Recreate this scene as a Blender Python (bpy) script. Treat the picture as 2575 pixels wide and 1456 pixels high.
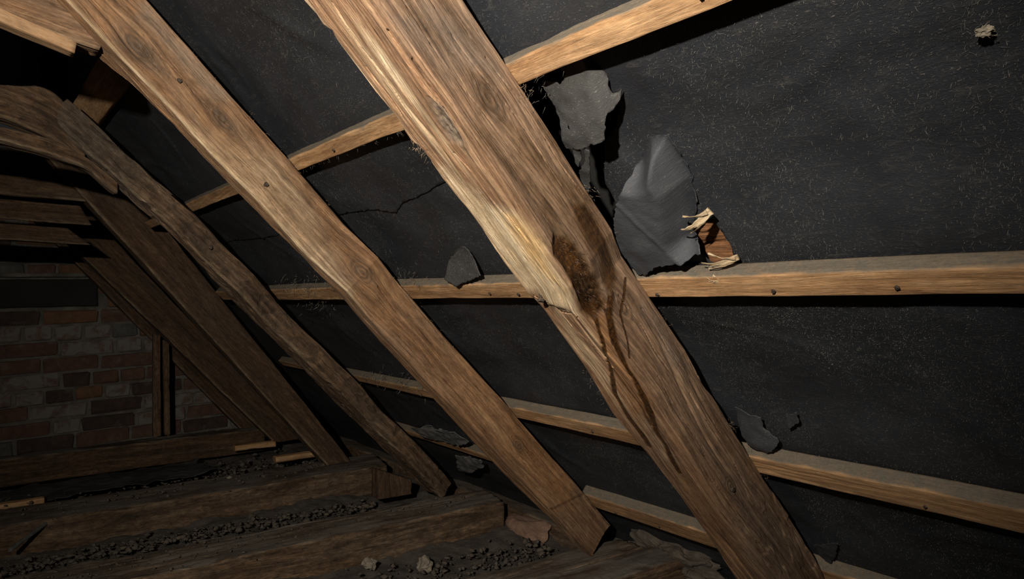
import bpy, bmesh, math, random
import numpy as np
from mathutils import Matrix, Vector

for o in list(bpy.data.objects): bpy.data.objects.remove(o)
scene = bpy.context.scene
COL = scene.collection

# ---------------------------------------------------------------- camera
CAMZ = 0.78                                   # eye height above the lath floor
FOCAL_PX = 1700.0
def _nrm(v):
    v = np.array(v, float); return v/np.linalg.norm(v)
_b = _nrm((-80-1287.5, 752-728, FOCAL_PX)); _j = _nrm((3401-1287.5, 694-728, FOCAL_PX))
_X = _nrm(_j-(_j@_b)*_b); _Z = np.cross(_X, _b)
C2W = np.array([_X, _b, _Z])                  # camera axes (right, down, forward) to world
cam_data = bpy.data.cameras.new('camera'); cam = bpy.data.objects.new('camera', cam_data); COL.objects.link(cam)
r_, u_, k_ = C2W@(1,0,0), C2W@(0,-1,0), C2W@(0,0,-1)
cam.matrix_world = Matrix(((r_[0],u_[0],k_[0],0),(r_[1],u_[1],k_[1],0),(r_[2],u_[2],k_[2],CAMZ),(0,0,0,1)))
cam_data.sensor_width = 36.0; cam_data.lens = 36.0*FOCAL_PX/2575.0
cam_data.clip_start = 0.02
scene.camera = cam

# ---------------------------------------------------------------- world and torch
w = bpy.data.worlds.new('world'); scene.world = w; w.use_nodes = True
w.node_tree.nodes['Background'].inputs[0].default_value = (0.55, 0.6, 0.7, 1)
w.node_tree.nodes['Background'].inputs[1].default_value = 0.006
ld = bpy.data.lights.new('torch', 'SPOT'); torch = bpy.data.objects.new('torch', ld); COL.objects.link(torch)
TORCH = np.array((0, 0, CAMZ)) + C2W@np.array((-0.25, -0.23, -0.20))
TARGET = np.array((0, 0, CAMZ)) + 1.0*(C2W@np.array((-0.20, -0.14, 1.0)))
torch.location = TORCH
torch.rotation_euler = Vector(TARGET-TORCH).to_track_quat('-Z', 'Y').to_euler()
ld.energy = 86.0; ld.spot_size = math.radians(98); ld.spot_blend = 1.0; ld.shadow_soft_size = 0.012
ld.color = (1.0, 0.92, 0.81)
scene.view_settings.view_transform = 'Standard'; scene.view_settings.look = 'None'
scene.view_settings.gamma = 1.0; scene.view_settings.use_curve_mapping = False
scene.view_settings.exposure = 0.0

# ---------------------------------------------------------------- roof frame: (s down the slope, y along the ridge, h outwards)
RD = 0.36
NV = np.array([0.7053175, 0.0, 0.70889155]); SD = np.array([NV[2], 0, -NV[0]]); YV = np.array([0., 1., 0.])
ORG = np.array([0, 0, CAMZ])
def roof(s, y, h):
    s, y, h = np.broadcast_arrays(np.asarray(s, float), np.asarray(y, float), np.asarray(h, float))
    return ORG + s[..., None]*SD + y[..., None]*YV + (RD+h)[..., None]*NV

# ---------------------------------------------------------------- numpy noise
_rng = np.random.RandomState(7); _perm = _rng.permutation(256); _perm = np.concatenate([_perm, _perm, _perm])
_grad = _rng.normal(size=(256, 3)); _grad /= np.linalg.norm(_grad, axis=1)[:, None]
def perlin(x, y, z=0.0):
    x, y, z = np.broadcast_arrays(np.asarray(x, float), np.asarray(y, float), np.asarray(z, float))
    xi, yi, zi = np.floor(x).astype(int), np.floor(y).astype(int), np.floor(z).astype(int)
    xf, yf, zf = x-xi, y-yi, z-zi; xi &= 255; yi &= 255; zi &= 255
    f = lambda t: t*t*t*(t*(t*6-15)+10)
    u, v, w_ = f(xf), f(yf), f(zf); out = 0
    for dx in (0, 1):
        for dy in (0, 1):
            for dz in (0, 1):
                g = _grad[_perm[_perm[_perm[(xi+dx) & 255]+((yi+dy) & 255)]+((zi+dz) & 255)]]
                d = g[..., 0]*(xf-dx)+g[..., 1]*(yf-dy)+g[..., 2]*(zf-dz)
                out = out + d*(u if dx else 1-u)*(v if dy else 1-v)*(w_ if dz else 1-w_)
    return out*1.5
def fbm(x, y, z=0.0, o=3):
    t, a = 0, 1.0
    for k in range(o):
        t = t+a*perlin(np.asarray(x)*2**k, np.asarray(y)*2**k, np.asarray(z)*2**k+17.3*k); a *= 0.5
    return t
def sstep(a, b, x):
    t = np.clip((x-a)/(b-a), 0, 1); return t*t*(3-2*t)

def seg_dist(px, py, poly, closed=True):
    """distance to a polyline, nearest point, inside flag, parameter 0..1 along it"""
    P = np.array(poly, float); Q = np.roll(P, -1, 0) if closed else P[1:]
    if not closed: P = P[:-1]
    best = np.full(px.shape, 1e9); nx = np.zeros(px.shape); ny = np.zeros(px.shape); par = np.zeros(px.shape)
    ins = np.zeros(px.shape, bool); n = len(P)
    for k in range(n):
        ax, ay = P[k]; bx, by = Q[k]; dx, dy = bx-ax, by-ay
        t = np.clip(((px-ax)*dx+(py-ay)*dy)/(dx*dx+dy*dy+1e-12), 0, 1)
        qx, qy = ax+t*dx, ay+t*dy; d = np.hypot(px-qx, py-qy); m = d < best
        best = np.where(m, d, best); nx = np.where(m, qx, nx); ny = np.where(m, qy, ny); par = np.where(m, (k+t)/n, par)
        if closed: ins ^= ((ay > py) != (by > py)) & (px < (bx-ax)*(py-ay)/(by-ay+1e-12)+ax)
    return best, nx, ny, ins, par

# ---------------------------------------------------------------- object helpers
def tag(o, label=None, cat=None, group=None, kind=None):
    if label: o['label'] = label
    if cat: o['category'] = cat
    if group: o['group'] = group
    if kind: o['kind'] = kind
    return o
def link(name, me, mat=None, parent=None, origin=None):
    o = bpy.data.objects.new(name, me)
    if mat is not None and not me.materials: me.materials.append(mat)
    COL.objects.link(o)
    if origin is not None: o.location = origin
    if parent is not None:
        o.parent = parent
        o.location = Vector(o.location)-parent.location
    return o
def mesh_from(V, F, origin, smooth=True, attrs=None):
    me = bpy.data.meshes.new('m'); V = np.asarray(V, float)-np.asarray(origin, float)
    if isinstance(F, np.ndarray):
        nf, k = F.shape
        me.vertices.add(len(V)); me.vertices.foreach_set('co', V.astype(np.float32).ravel())
        me.loops.add(nf*k); me.loops.foreach_set('vertex_index', F.astype(np.int32).ravel())
        me.polygons.add(nf); me.polygons.foreach_set('loop_start', np.arange(0, nf*k, k, dtype=np.int32))
        me.update(calc_edges=True); me.validate()
    else:
        me.from_pydata([tuple(v) for v in V], [], F)
    if smooth: me.polygons.foreach_set('use_smooth', np.ones(len(me.polygons), bool))
    for k, a in (attrs or {}).items():
        at = me.attributes.new(k, 'FLOAT_VECTOR', 'POINT'); at.data.foreach_set('vector', np.asarray(a, np.float32).ravel())
    return me

# ---------------------------------------------------------------- materials
class NT:
    def __init__(s, name):
        s.m = bpy.data.materials.new(name); s.m.use_nodes = True; s.t = s.m.node_tree
        s.b = s.t.nodes['Principled BSDF']; s.out = s.t.nodes['Material Output']
    def n(s, typ, **kw):
        x = s.t.nodes.new(typ)
        for k, v in kw.items(): setattr(x, k, v)
        return x
    def put(s, sock, v):
        if hasattr(v, 'is_linked') or hasattr(v, 'links'): s.t.links.new(v, sock)
        else: sock.default_value = v
    def noise(s, vec, scale, detail=4, rough=0.6, dist=0.0):
        x = s.n('ShaderNodeTexNoise'); s.put(x.inputs['Vector'], vec); x.inputs['Scale'].default_value = scale
        x.inputs['Detail'].default_value = detail; x.inputs['Roughness'].default_value = rough; x.inputs['Distortion'].default_value = dist
        return x.outputs['Fac']
    def scale(s, vec, sc):
        x = s.n('ShaderNodeVectorMath', operation='MULTIPLY'); s.put(x.inputs[0], vec); x.inputs[1].default_value = sc; return x.outputs[0]
    def math(s, op, a, b=0.0, c=None, clamp=False):
        x = s.n('ShaderNodeMath', operation=op, use_clamp=clamp); s.put(x.inputs[0], a); s.put(x.inputs[1], b)
        if c is not None: s.put(x.inputs[2], c)
        return x.outputs[0]
    def ramp(s, f, stops, interp='LINEAR'):
        x = s.n('ShaderNodeValToRGB'); x.color_ramp.interpolation = interp; e = x.color_ramp.elements
        while len(e) < len(stops): e.new(0.5)
        for q, (p, c) in zip(e, stops): q.position = p; q.color = (*c, 1) if len(c) == 3 else c
        s.put(x.inputs[0], f); return x.outputs[0]
    def mix(s, f, a, b, blend='MIX'):
        x = s.n('ShaderNodeMix', data_type='RGBA', blend_type=blend); s.put(x.inputs[0], f)
        for i, v in ((6, a), (7, b)):
            s.put(x.inputs[i], (*v, 1) if isinstance(v, tuple) and len(v) == 3 else v)
        return x.outputs[2]
    def rng(s, v, a, b, c, d, smooth=False):
        x = s.n('ShaderNodeMapRange', clamp=True); 
        if smooth: x.interpolation_type = 'SMOOTHSTEP'
        s.put(x.inputs[0], v)
        for i, q in zip((1, 2, 3, 4), (a, b, c, d)): x.inputs[i].default_value = q
        return x.outputs[0]
    def bump(s, h, strength, dist, normal=None):
        x = s.n('ShaderNodeBump'); s.put(x.inputs['Height'], h); x.inputs['Strength'].default_value = strength; x.inputs['Distance'].default_value = dist
        if normal is not None: s.put(x.inputs['Normal'], normal)
        return x.outputs[0]
    def attr(s, name):
        x = s.n('ShaderNodeAttribute', attribute_name=name); return x.outputs['Vector']
    def sep(s, v):
        x = s.n('ShaderNodeSeparateXYZ'); s.put(x.inputs[0], v); return x.outputs
    def set(s, name, v): s.put(s.b.inputs[name], v)

def wood(name, dark, mid, light, greyc=(0.17, 0.145, 0.12), dustc=(0.2, 0.185, 0.155), grain=60.0, contrast=1.0, bump=1.0, grey_amt=0.35, mott=0.6):
    k = NT(name); gc = k.attr('gc'); m1 = k.sep(k.attr('m1')); m2 = k.sep(k.attr('m2')); m3 = k.sep(k.attr('m3'))
    band = k.noise(k.scale(gc, (4.2, grain, grain)), 1.0, 7, 0.68, 0.7)
    fine = k.noise(k.scale(gc, (34.0, 520.0, 520.0)), 1.0, 4, 0.65, 0.5)
    fib = k.noise(k.scale(gc, (110.0, 1200.0, 1200.0)), 1.0, 3, 0.6, 0.6)
    blot = k.noise(k.scale(gc, (5.0, 16.0, 16.0)), 1.0, 4, 0.6, 0.8)
    spec = k.noise(k.scale(gc, (60.0, 260.0, 260.0)), 1.0, 3, 0.6)
    lo, hi = 0.5-0.19/contrast, 0.5+0.19/contrast
    g = k.rng(band, lo, hi, 0, 1)
    col = k.ramp(g, [(0.0, dark), (0.45, mid), (1.0, light)])
    gm = k.rng(blot, 0.45, 0.7, 0, grey_amt)
    gm = k.math('MAXIMUM', gm, k.math('MULTIPLY', m3[0], k.rng(blot, 0.3, 0.6, 0.6, 1.0)))
    gcol = k.mix(g, tuple(c*0.55 for c in greyc), tuple(c*1.25 for c in greyc))
    col = k.mix(gm, col, gcol)
    # lighter freshly split wood, orange heart wood, damp brown
    pal = k.ramp(g, [(0.0, (0.46, 0.31, 0.165)), (0.4, (0.68, 0.51, 0.31)), (1.0, (0.90, 0.75, 0.52))])
    col = k.mix(k.math('MULTIPLY', m1[0], 0.95), col, pal)
    yel = k.ramp(g, [(0.0, (0.50, 0.27, 0.095)), (1.0, (0.80, 0.50, 0.20))])
    col = k.mix(m3[1], col, yel)
    ora = k.ramp(g, [(0.0, (0.15, 0.065, 0.024)), (0.6, (0.31, 0.155, 0.065)), (1.0, (0.42, 0.24, 0.11))])
    col = k.mix(m2[2], col, ora)
    dmp = k.ramp(g, [(0.0, (0.035, 0.017, 0.007)), (0.5, (0.095, 0.05, 0.022)), (1.0, (0.19, 0.115, 0.062))])
    col = k.mix(m2[0], col, dmp)
    tone = k.rng(k.noise(k.scale(gc, (7.0, 24.0, 24.0)), 1.0, 5, 0.62, 0.8), 0.32, 0.68, 0.70, 1.24)
    ct = k.n('ShaderNodeCombineColor'); k.put(ct.inputs[0], tone); k.put(ct.inputs[1], k.math('POWER', tone, 1.12)); k.put(ct.inputs[2], k.math('POWER', tone, 1.22))
    col = k.mix(k.math('SUBTRACT', 1.0, k.math('MULTIPLY', m1[0], 0.6)), col, k.mix(1.0, col, ct.outputs[0], 'MULTIPLY'))
    mo = k.noise(k.scale(gc, (38.0, 75.0, 75.0)), 1.0, 9, 0.78, 0.6)
    mo = k.rng(mo, 0.36, 0.64, 1.0-0.62*mott, 1.0+0.45*mott); cm = k.n('ShaderNodeCombineColor')
    for i in range(3): k.put(cm.inputs[i], mo)
    col = k.mix(1.0, col, cm.outputs[0], 'MULTIPLY')
    pores = k.noise(k.scale(gc, (16.0, 300.0, 300.0)), 1.0, 5, 0.7, 1.5); col = k.mix(k.rng(pores, 0.60, 0.68, 0, 0.8*mott), col, tuple(c*0.5 for c in dark))
    # fine fibres
    fm = k.rng(fine, 0.3, 0.72, 0.68, 1.3)
    cc = k.n('ShaderNodeCombineColor')
    for i in range(3): k.put(cc.inputs[i], fm)
    col = k.mix(1.0, col, cc.outputs[0], 'MULTIPLY')
    lt = k.rng(fib, 0.58, 0.74, 0, 0.45); col = k.mix(lt, col, k.mix(0.5, light, (0.5, 0.43, 0.34)))
    dk = k.rng(spec, 0.66, 0.74, 0, 0.55); col = k.mix(dk, col, tuple(c*0.4 for c in dark))
    pw = k.rng(k.noise(k.scale(gc, (45, 70, 70)), 1.0, 8, 0.75), 0.42, 0.7, 0, 0.30)
    col = k.mix(pw, col, k.mix(0.65, gcol, light))
    # dust
    dn = k.rng(k.noise(k.scale(gc, (70, 70, 70)), 1.0, 5, 0.7), 0.2, 0.6, 0.7, 1.0)
    dust = k.math('MULTIPLY', m1[2], dn, clamp=True)
    col = k.mix(dust, col, k.mix(k.noise(k.scale(gc, (300, 300, 300)), 1.0, 3), tuple(c*0.6 for c in dustc), tuple(c*1.35 for c in dustc)))
    kn = k.noise(k.scale(gc, (160, 160, 160)), 1.0, 4)
    col = k.mix(k.math('MULTIPLY', m2[1], 0.85), col, k.mix(kn, (0.028, 0.018, 0.011), (0.12, 0.08, 0.05)))
    st = m1[1]
    stc = k.mix(k.rng(kn, 0.35, 0.65, 0, 1), (0.016, 0.007, 0.003), (0.085, 0.036, 0.010))
    stc = k.mix(k.math('MULTIPLY', m3[2], 0.9), stc, (0.010, 0.005, 0.0025))
    col = k.mix(st, col, stc)
    k.set('Base Color', col)
    rough = k.math('SUBTRACT', k.rng(fine, 0.3, 0.7, 0.62, 0.9), k.math('MULTIPLY', m2[0], 0.22))
    rough = k.math('MAXIMUM', k.math('SUBTRACT', rough, k.math('MULTIPLY', st, 0.6)), 0.14)
    k.set('Roughness', rough); k.set('Specular IOR Level', 0.35)
    k.set('Coat Weight', k.math('MULTIPLY', st, 0.9)); k.set('Coat Roughness', 0.10)
    h = k.math('ADD', k.math('MULTIPLY', g, 0.5), k.math('ADD', k.math('MULTIPLY', fine, 0.7), k.math('MULTIPLY', fib, 0.25)))
    h = k.math('SUBTRACT', k.math('ADD', h, k.math('MULTIPLY', mo, 0.9*mott)), k.rng(pores, 0.58, 0.68, 0, 1.1*mott))
    h = k.math('ADD', h, k.math('MULTIPLY', kn, k.math('MULTIPLY', k.math('ADD', dust, k.math('MULTIPLY', st, 0.9)), 1.0)))
    wet = k.noise(k.scale(gc, (260, 420, 420)), 1.0, 4, 0.7, 1.0); h = k.math('ADD', h, k.math('MULTIPLY', k.math('MULTIPLY', wet, st), 0.5))
    k.set('Normal', k.bump(h, 0.6*bump, 0.0024))
    return k.m

M = {}
M['rafter'] = wood('weathered_rafter_wood', mott=0.32, dark=(0.115, 0.056, 0.026), mid=(0.262, 0.137, 0.068), light=(0.475, 0.292, 0.162), greyc=(0.168, 0.120, 0.088), grain=130, contrast=1.25, bump=1.4, grey_amt=0.4)
M['rafter_b'] = wood('tan_rafter_wood', mott=0.5, dark=(0.13, 0.066, 0.03), mid=(0.252, 0.13, 0.06), light=(0.40, 0.235, 0.118), greyc=(0.195, 0.148, 0.11), grain=115, contrast=1.1, bump=1.2, grey_amt=0.45)
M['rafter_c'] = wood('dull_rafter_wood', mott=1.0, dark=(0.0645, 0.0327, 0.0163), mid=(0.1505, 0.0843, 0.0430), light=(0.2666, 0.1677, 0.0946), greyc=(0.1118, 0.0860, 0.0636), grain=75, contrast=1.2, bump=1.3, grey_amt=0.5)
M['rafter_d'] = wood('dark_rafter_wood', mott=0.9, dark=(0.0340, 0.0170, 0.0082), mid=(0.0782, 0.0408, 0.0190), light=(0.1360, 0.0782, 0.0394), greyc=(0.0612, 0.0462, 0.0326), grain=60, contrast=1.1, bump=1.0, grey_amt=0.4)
M['batten'] = wood('sawn_batten_wood', mott=0.35, dark=(0.24, 0.115, 0.045), mid=(0.43, 0.235, 0.105), light=(0.58, 0.36, 0.185), greyc=(0.28, 0.19, 0.115), dustc=(0.145, 0.127, 0.098), grain=75, contrast=1.0, bump=0.8, grey_amt=0.35)
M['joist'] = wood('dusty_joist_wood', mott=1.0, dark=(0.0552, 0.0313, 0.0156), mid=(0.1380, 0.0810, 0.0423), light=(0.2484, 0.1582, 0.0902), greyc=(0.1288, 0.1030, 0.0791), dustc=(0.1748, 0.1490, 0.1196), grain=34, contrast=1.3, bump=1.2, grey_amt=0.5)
M['board'] = wood('red_brown_board_wood', (0.11, 0.042, 0.014), (0.27, 0.115, 0.042), (0.40, 0.19, 0.08), grain=110, contrast=1.4, bump=1.0, grey_amt=0.1)

def felt_mat(name, base, hi, fleck=1.0):
    k = NT(name); tc = k.n('ShaderNodeTexCoord').outputs['Object']; gc = k.attr('gc')
    a = k.noise(gc, 7.0, 5, 0.6, 0.4); b = k.noise(k.scale(gc, (120, 45, 1)), 1.0, 4, 0.7, 1.2)
    c = k.noise(k.scale(gc, (900, 320, 1)), 1.0, 3, 0.6, 0.8); d = k.noise(gc, 1400.0, 2, 0.6)
    col = k.mix(k.rng(a, 0.35, 0.68, 0, 1), base, hi)
    col = k.mix(k.sep(k.attr('wear_light'))[0], col, k.mix(k.rng(a, 0.35, 0.68, 0, 1), (0.042, 0.045, 0.052), (0.088, 0.092, 0.102)))  # worn grey, with the tone of flaps turned to the light mixed in
    warm = k.rng(k.noise(gc, 4.3, 4, 0.6), 0.52, 0.7, 0, 0.4); col = k.mix(warm, col, tuple(q*e for q, e in zip(base, (1.9, 1.6, 1.05))))
    streak = k.rng(b, 0.56, 0.78, 0, 0.5*fleck); col = k.mix(streak, col, (0.085, 0.08, 0.068))
    fl = k.math('MULTIPLY', k.rng(c, 0.62, 0.73, 0, 1.0), k.rng(a, 0.4, 0.6, 0.15, 1.0)); col = k.mix(k.math('MULTIPLY', fl, 0.75*fleck), col, (0.30, 0.27, 0.22))
    k.set('Base Color', col); k.set('Roughness', k.rng(d, 0.3, 0.7, 0.55, 0.85)); k.set('Specular IOR Level', 0.4)
    h = k.math('ADD', k.math('MULTIPLY', c, 0.6), k.math('ADD', k.math('MULTIPLY', d, 0.35), k.math('MULTIPLY', b, 0.9)))
    k.set('Normal', k.bump(h, 0.55, 0.0018)); return k.m
M['felt'] = felt_mat('black_bitumen_felt', (0.0110, 0.0124, 0.0160), (0.0240, 0.0265, 0.0320))
M['felt_grey'] = felt_mat('greyed_bitumen_felt', (0.025, 0.0255, 0.0265), (0.058, 0.058, 0.058), 1.5)

def plain(name, c1, c2, scale=60, rough=0.8, bump=0.5, dist=0.002, metal=0.0):
    k = NT(name); tc = k.n('ShaderNodeTexCoord').outputs['Object']
    a = k.noise(tc, scale, 5, 0.65); k.set('Base Color', k.mix(k.rng(a, 0.3, 0.7, 0, 1), c1, c2)); k.set('Roughness', rough); k.set('Metallic', metal)
    k.set('Normal', k.bump(k.noise(tc, scale*3, 4, 0.7), bump, dist)); return k.m
M['fibre'] = plain('pale_felt_fibre', (0.07, 0.067, 0.06), (0.27, 0.255, 0.225), 90)
M['hair'] = plain('wood_fibre', (0.25, 0.17, 0.1), (0.5, 0.38, 0.25), 40)
M['iron'] = plain('rusty_iron', (0.035, 0.028, 0.024), (0.12, 0.085, 0.06), 400, 0.55, 0.6, 0.001, 0.5)
M['splinter'] = wood('pale_splinter_wood', (0.29, 0.19, 0.10), (0.50, 0.365, 0.215), (0.68, 0.54, 0.35), grain=160, bump=0.8, grey_amt=0.0)
M['void'] = plain('shade_black_roof_deck', (0.006, 0.0055, 0.005), (0.012, 0.011, 0.01), 8, 0.95)  # near-black colour stands in for the darkness of the void behind the felt
M['mortar'] = plain('lime_mortar', (0.055, 0.05, 0.042), (0.17, 0.155, 0.132), 12, 0.95, 0.8, 0.006)
M['render'] = plain('dark_grey_render', (0.15, 0.165, 0.19), (0.18, 0.195, 0.22), 3, 0.9)
M['darkpost'] = plain('blackened_timber', (0.008, 0.007, 0.006), (0.016, 0.014, 0.012), 12, 0.9)
M['plaster'] = plain('dirty_lath_plaster', (0.05, 0.042, 0.034), (0.12, 0.1, 0.08), 18, 0.95, 0.8, 0.006)
M['rubble'] = plain('grey_rubble', (0.045, 0.036, 0.027), (0.135, 0.11, 0.085), 30, 0.95, 0.8, 0.003)
M['stone'] = plain('pale_mortar_lump', (0.16, 0.135, 0.10), (0.34, 0.29, 0.22), 40, 0.95, 0.8, 0.003)
M['pinkbrick'] = plain('pinkish_broken_brick', (0.2, 0.115, 0.075), (0.32, 0.2, 0.14), 60, 0.9, 0.6, 0.002)
M['scrap'] = plain('crumpled_grey_felt', (0.06, 0.06, 0.06), (0.15, 0.145, 0.135), 40, 0.85, 0.7, 0.003)
M['fluff'] = plain('grey_brown_fluff', (0.07, 0.06, 0.048), (0.22, 0.195, 0.16), 60, 0.95)
def brick_mat(name, c1, c2, wash):
    k = NT(name); tc = k.n('ShaderNodeTexCoord').outputs['Object']; oi = k.n('ShaderNodeObjectInfo').outputs['Random']
    v = k.n('ShaderNodeVectorMath', operation='ADD'); k.put(v.inputs[0], tc); cx = k.n('ShaderNodeCombineXYZ'); k.put(cx.inputs[0], k.math('MULTIPLY', oi, 37.0)); k.put(v.inputs[1], cx.outputs[0])
    a = k.noise(v.outputs[0], 30, 5, 0.65); col = k.mix(k.rng(a, 0.3, 0.7, 0, 1), c1, c2)
    col = k.mix(k.math('MULTIPLY', k.rng(k.noise(v.outputs[0], 22, 5, 0.7, 0.5), 0.62-wash*0.22, 0.72-wash*0.2, 0, 1), wash), col, (0.17, 0.158, 0.138))
    k.set('Base Color', col); k.set('Roughness', 0.95); k.set('Normal', k.bump(k.noise(tc, 130, 5, 0.7), 0.7, 0.004)); return k.m
BRICKS = [brick_mat('red_brick', (0.07, 0.035, 0.025), (0.13, 0.068, 0.046), 0.3), brick_mat('orange_brick', (0.10, 0.05, 0.026), (0.17, 0.088, 0.046), 0.25),
          brick_mat('grey_brick', (0.06, 0.058, 0.052), (0.12, 0.113, 0.102), 0.3), brick_mat('dark_brick', (0.035, 0.021, 0.018), (0.075, 0.045, 0.036), 0.25),
          brick_mat('limewashed_brick', (0.085, 0.05, 0.04), (0.16, 0.11, 0.087), 0.95)]

# ---------------------------------------------------------------- lofted timber
def mesh_mixed(V, Q, T, origin, attrs, smooth=True):
    me = bpy.data.meshes.new('m'); V = np.asarray(V, float)-np.asarray(origin, float)
    nq, nt = len(Q), len(T)
    me.vertices.add(len(V)); me.vertices.foreach_set('co', V.astype(np.float32).ravel())
    li = np.concatenate([np.asarray(Q, np.int32).ravel(), np.asarray(T, np.int32).ravel()])
    me.loops.add(len(li)); me.loops.foreach_set('vertex_index', li)
    me.polygons.add(nq+nt)
    me.polygons.foreach_set('loop_start', np.concatenate([np.arange(nq)*4, nq*4+np.arange(nt)*3]).astype(np.int32))
    me.update(calc_edges=True)
    if smooth: me.polygons.foreach_set('use_smooth', np.concatenate([np.ones(nq, bool), np.zeros(nt, bool)]))
    for k, a in (attrs or {}).items():
        at = me.attributes.new(k, 'FLOAT_VECTOR', 'POINT'); at.data.foreach_set('vector', np.asarray(a, np.float32).ravel())
    return me

def loft(name, c, sarr, m, mat, origin, rc=0.006, paint=None, amp=(0.0012, 0.0004), seed=0.0, knots=(), dustface=None, parent=None, grey=0.0):
    """c: (ns,4,3) corner curves; face0 = corner0-1 (inner), face1 = 1-2 (side towards the camera), ..."""
    ns = len(sarr); c = np.asarray(c, float); rc = np.broadcast_to(np.asarray(rc, float), (4,))
    L = np.linalg.norm(np.roll(c, -1, 1)-c, axis=2)          # ns,4
    e = (np.roll(c, -1, 1)-c)/np.maximum(L, 1e-9)[..., None]
    P, V, FI = [], [], []
    for i in range(4):
        for k in range(m[i]):
            f = k/m[i]; d = f*L[:, i]; p = c[:, i]+e[:, i]*d[:, None]
            r = min(rc[i], 0.49*L[:, i].min(), 0.49*L[:, i-1].min())
            t = 0.5+0.5*d/max(r, 1e-9); C0 = c[:, i]; A, B = C0-r*e[:, i-1], C0+r*e[:, i]; t_ = np.clip(t, 0, 1)[:, None]
            p = np.where((t < 1)[:, None] & (r > 1e-6), (1-t_)**2*A+2*t_*(1-t_)*C0+t_**2*B, p)
            j = (i+1) % 4; r2 = min(rc[j], 0.49*L[:, j].min(), 0.49*L[:, i].min()); d2 = (1-f)*L[:, i]
            t = 0.5-0.5*d2/max(r2, 1e-9); C0 = c[:, j]; A, B = C0-r2*e[:, i], C0+r2*e[:, j]; t_ = np.clip(t, 0, 1)[:, None]
            p = np.where((t > 0)[:, None] & (r2 > 1e-6), (1-t_)**2*A+2*t_*(1-t_)*C0+t_**2*B, p)
            P.append(p)
            V.append([-(1-f)*L[:, 0], f*L[:, 1], L[:, 1]+f*L[:, 2], L[:, 1]+L[:, 2]+f*L[:, 3]][i]); FI.append(np.full(ns, i))
    P = np.stack(P, 1); V = np.stack(V, 1); FI = np.stack(FI, 1); npm = P.shape[1]
    S = np.repeat(np.asarray(sarr)[:, None], npm, 1)
    du = np.roll(P, -1, 1)-np.roll(P, 1, 1); dsv = np.gradient(P, axis=0)
    N = np.cross(du, dsv); N /= np.linalg.norm(N, axis=2)[..., None]+1e-12
    cen = P.mean(1, keepdims=True)
    if ((P-cen)*N).sum(2).mean() < 0: N = -N
    # grain coordinates, bent round the knots
    Vw = V+0.006*perlin(S*3.1, V*9, seed+3.3)+0.0022*perlin(S*11, V*22, seed+9.1); kn = np.zeros_like(V)
    for (s0, v0, rs, rv) in knots:
        q = ((S-s0)/rs)**2+((V-v0)/rv)**2
        Vw = np.where(q < 60, v0+(Vw-v0)*q/(q+1.0), Vw)
        kn = np.maximum(kn, np.exp(-0.9*q**1.6)*(0.68+0.32*np.sin(np.sqrt(q)*15)))
    g = {'pale': 0*V, 'stain': 0*V, 'dust': 0*V, 'damp': 0*V, 'knot': kn, 'orange': 0*V, 'grey': np.full_like(V, grey), 'yellow': 0*V, 'disp': 0*V, 'core': 0*V}
    if dustface is not None:
        for fi in dustface:
            on = (FI == fi)
            d0 = {0: -V, 1: V}.get(fi, np.full_like(V, 1.0))
            g['dust'] = np.maximum(g['dust'], np.where(on, 1.0, 0.0))
        if 1 in dustface:
            edge = 0.004*fbm(S*25, V*40, seed+5); g['dust'] = np.where((FI <= 1), sstep(-0.002, 0.004, V+edge), g['dust'])
    if paint: paint(S, V, FI, g, seed)
    d = amp[0]*(fbm(S*4, Vw*45, seed, 3)+0.8*perlin(S*9, Vw*24, seed+40))+amp[1]*fbm(S*22, Vw*330, seed+20, 2)
    cr = np.abs(perlin(S*1.7, Vw*38, seed+60)); d -= amp[0]*2.2*np.exp(-(cr/0.045)**2)*sstep(-0.05, 0.35, perlin(S*2.6, Vw*12, seed+71))
    d += -0.0012*g['knot'] + g['disp'] + amp[0]*0.8*g['dust']*fbm(S*90, V*90, seed+33, 2)
    P = P+N*d[..., None]
    gc = np.stack([S, Vw+seed*0.37, np.full_like(S, seed)], 2)
    idx = np.arange(ns*npm).reshape(ns, npm)
    a, b_ = idx[:-1], idx[1:]; Q = np.stack([a, np.roll(a, -1, 1), np.roll(b_, -1, 1), b_], 2).reshape(-1, 4)
    allP = P.reshape(-1, 3); caps = [P[0].mean(0), P[-1].mean(0)]; i0, i1 = ns*npm, ns*npm+1
    T = [(i0, idx[0, (k+1) % npm], idx[0, k]) for k in range(npm)]+[(i1, idx[-1, k], idx[-1, (k+1) % npm]) for k in range(npm)]
    at = lambda A, fill: np.concatenate([A.reshape(-1, 3), np.array([fill, fill], float)])
    m1 = np.stack([g['pale'], g['stain'], g['dust']], 2); m2 = np.stack([g['damp'], g['knot'], g['orange']], 2); m3 = np.stack([g['grey'], g['yellow'], g['core']], 2)
    me = mesh_mixed(np.concatenate([allP, caps]), Q, np.array(T), origin,
                    {'gc': np.concatenate([gc.reshape(-1, 3), [[sarr[0], 0, seed], [sarr[-1], 0, seed]]]), 'm1': at(m1, (0, 0, 0)), 'm2': at(m2, (0, 0, 0)), 'm3': at(m3, (0.5, 0, 0))})
    bm = bmesh.new(); bm.from_mesh(me); bmesh.ops.recalc_face_normals(bm, faces=bm.faces); bm.to_mesh(me); bm.free()
    return link(name, me, mat, parent, origin)

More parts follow.
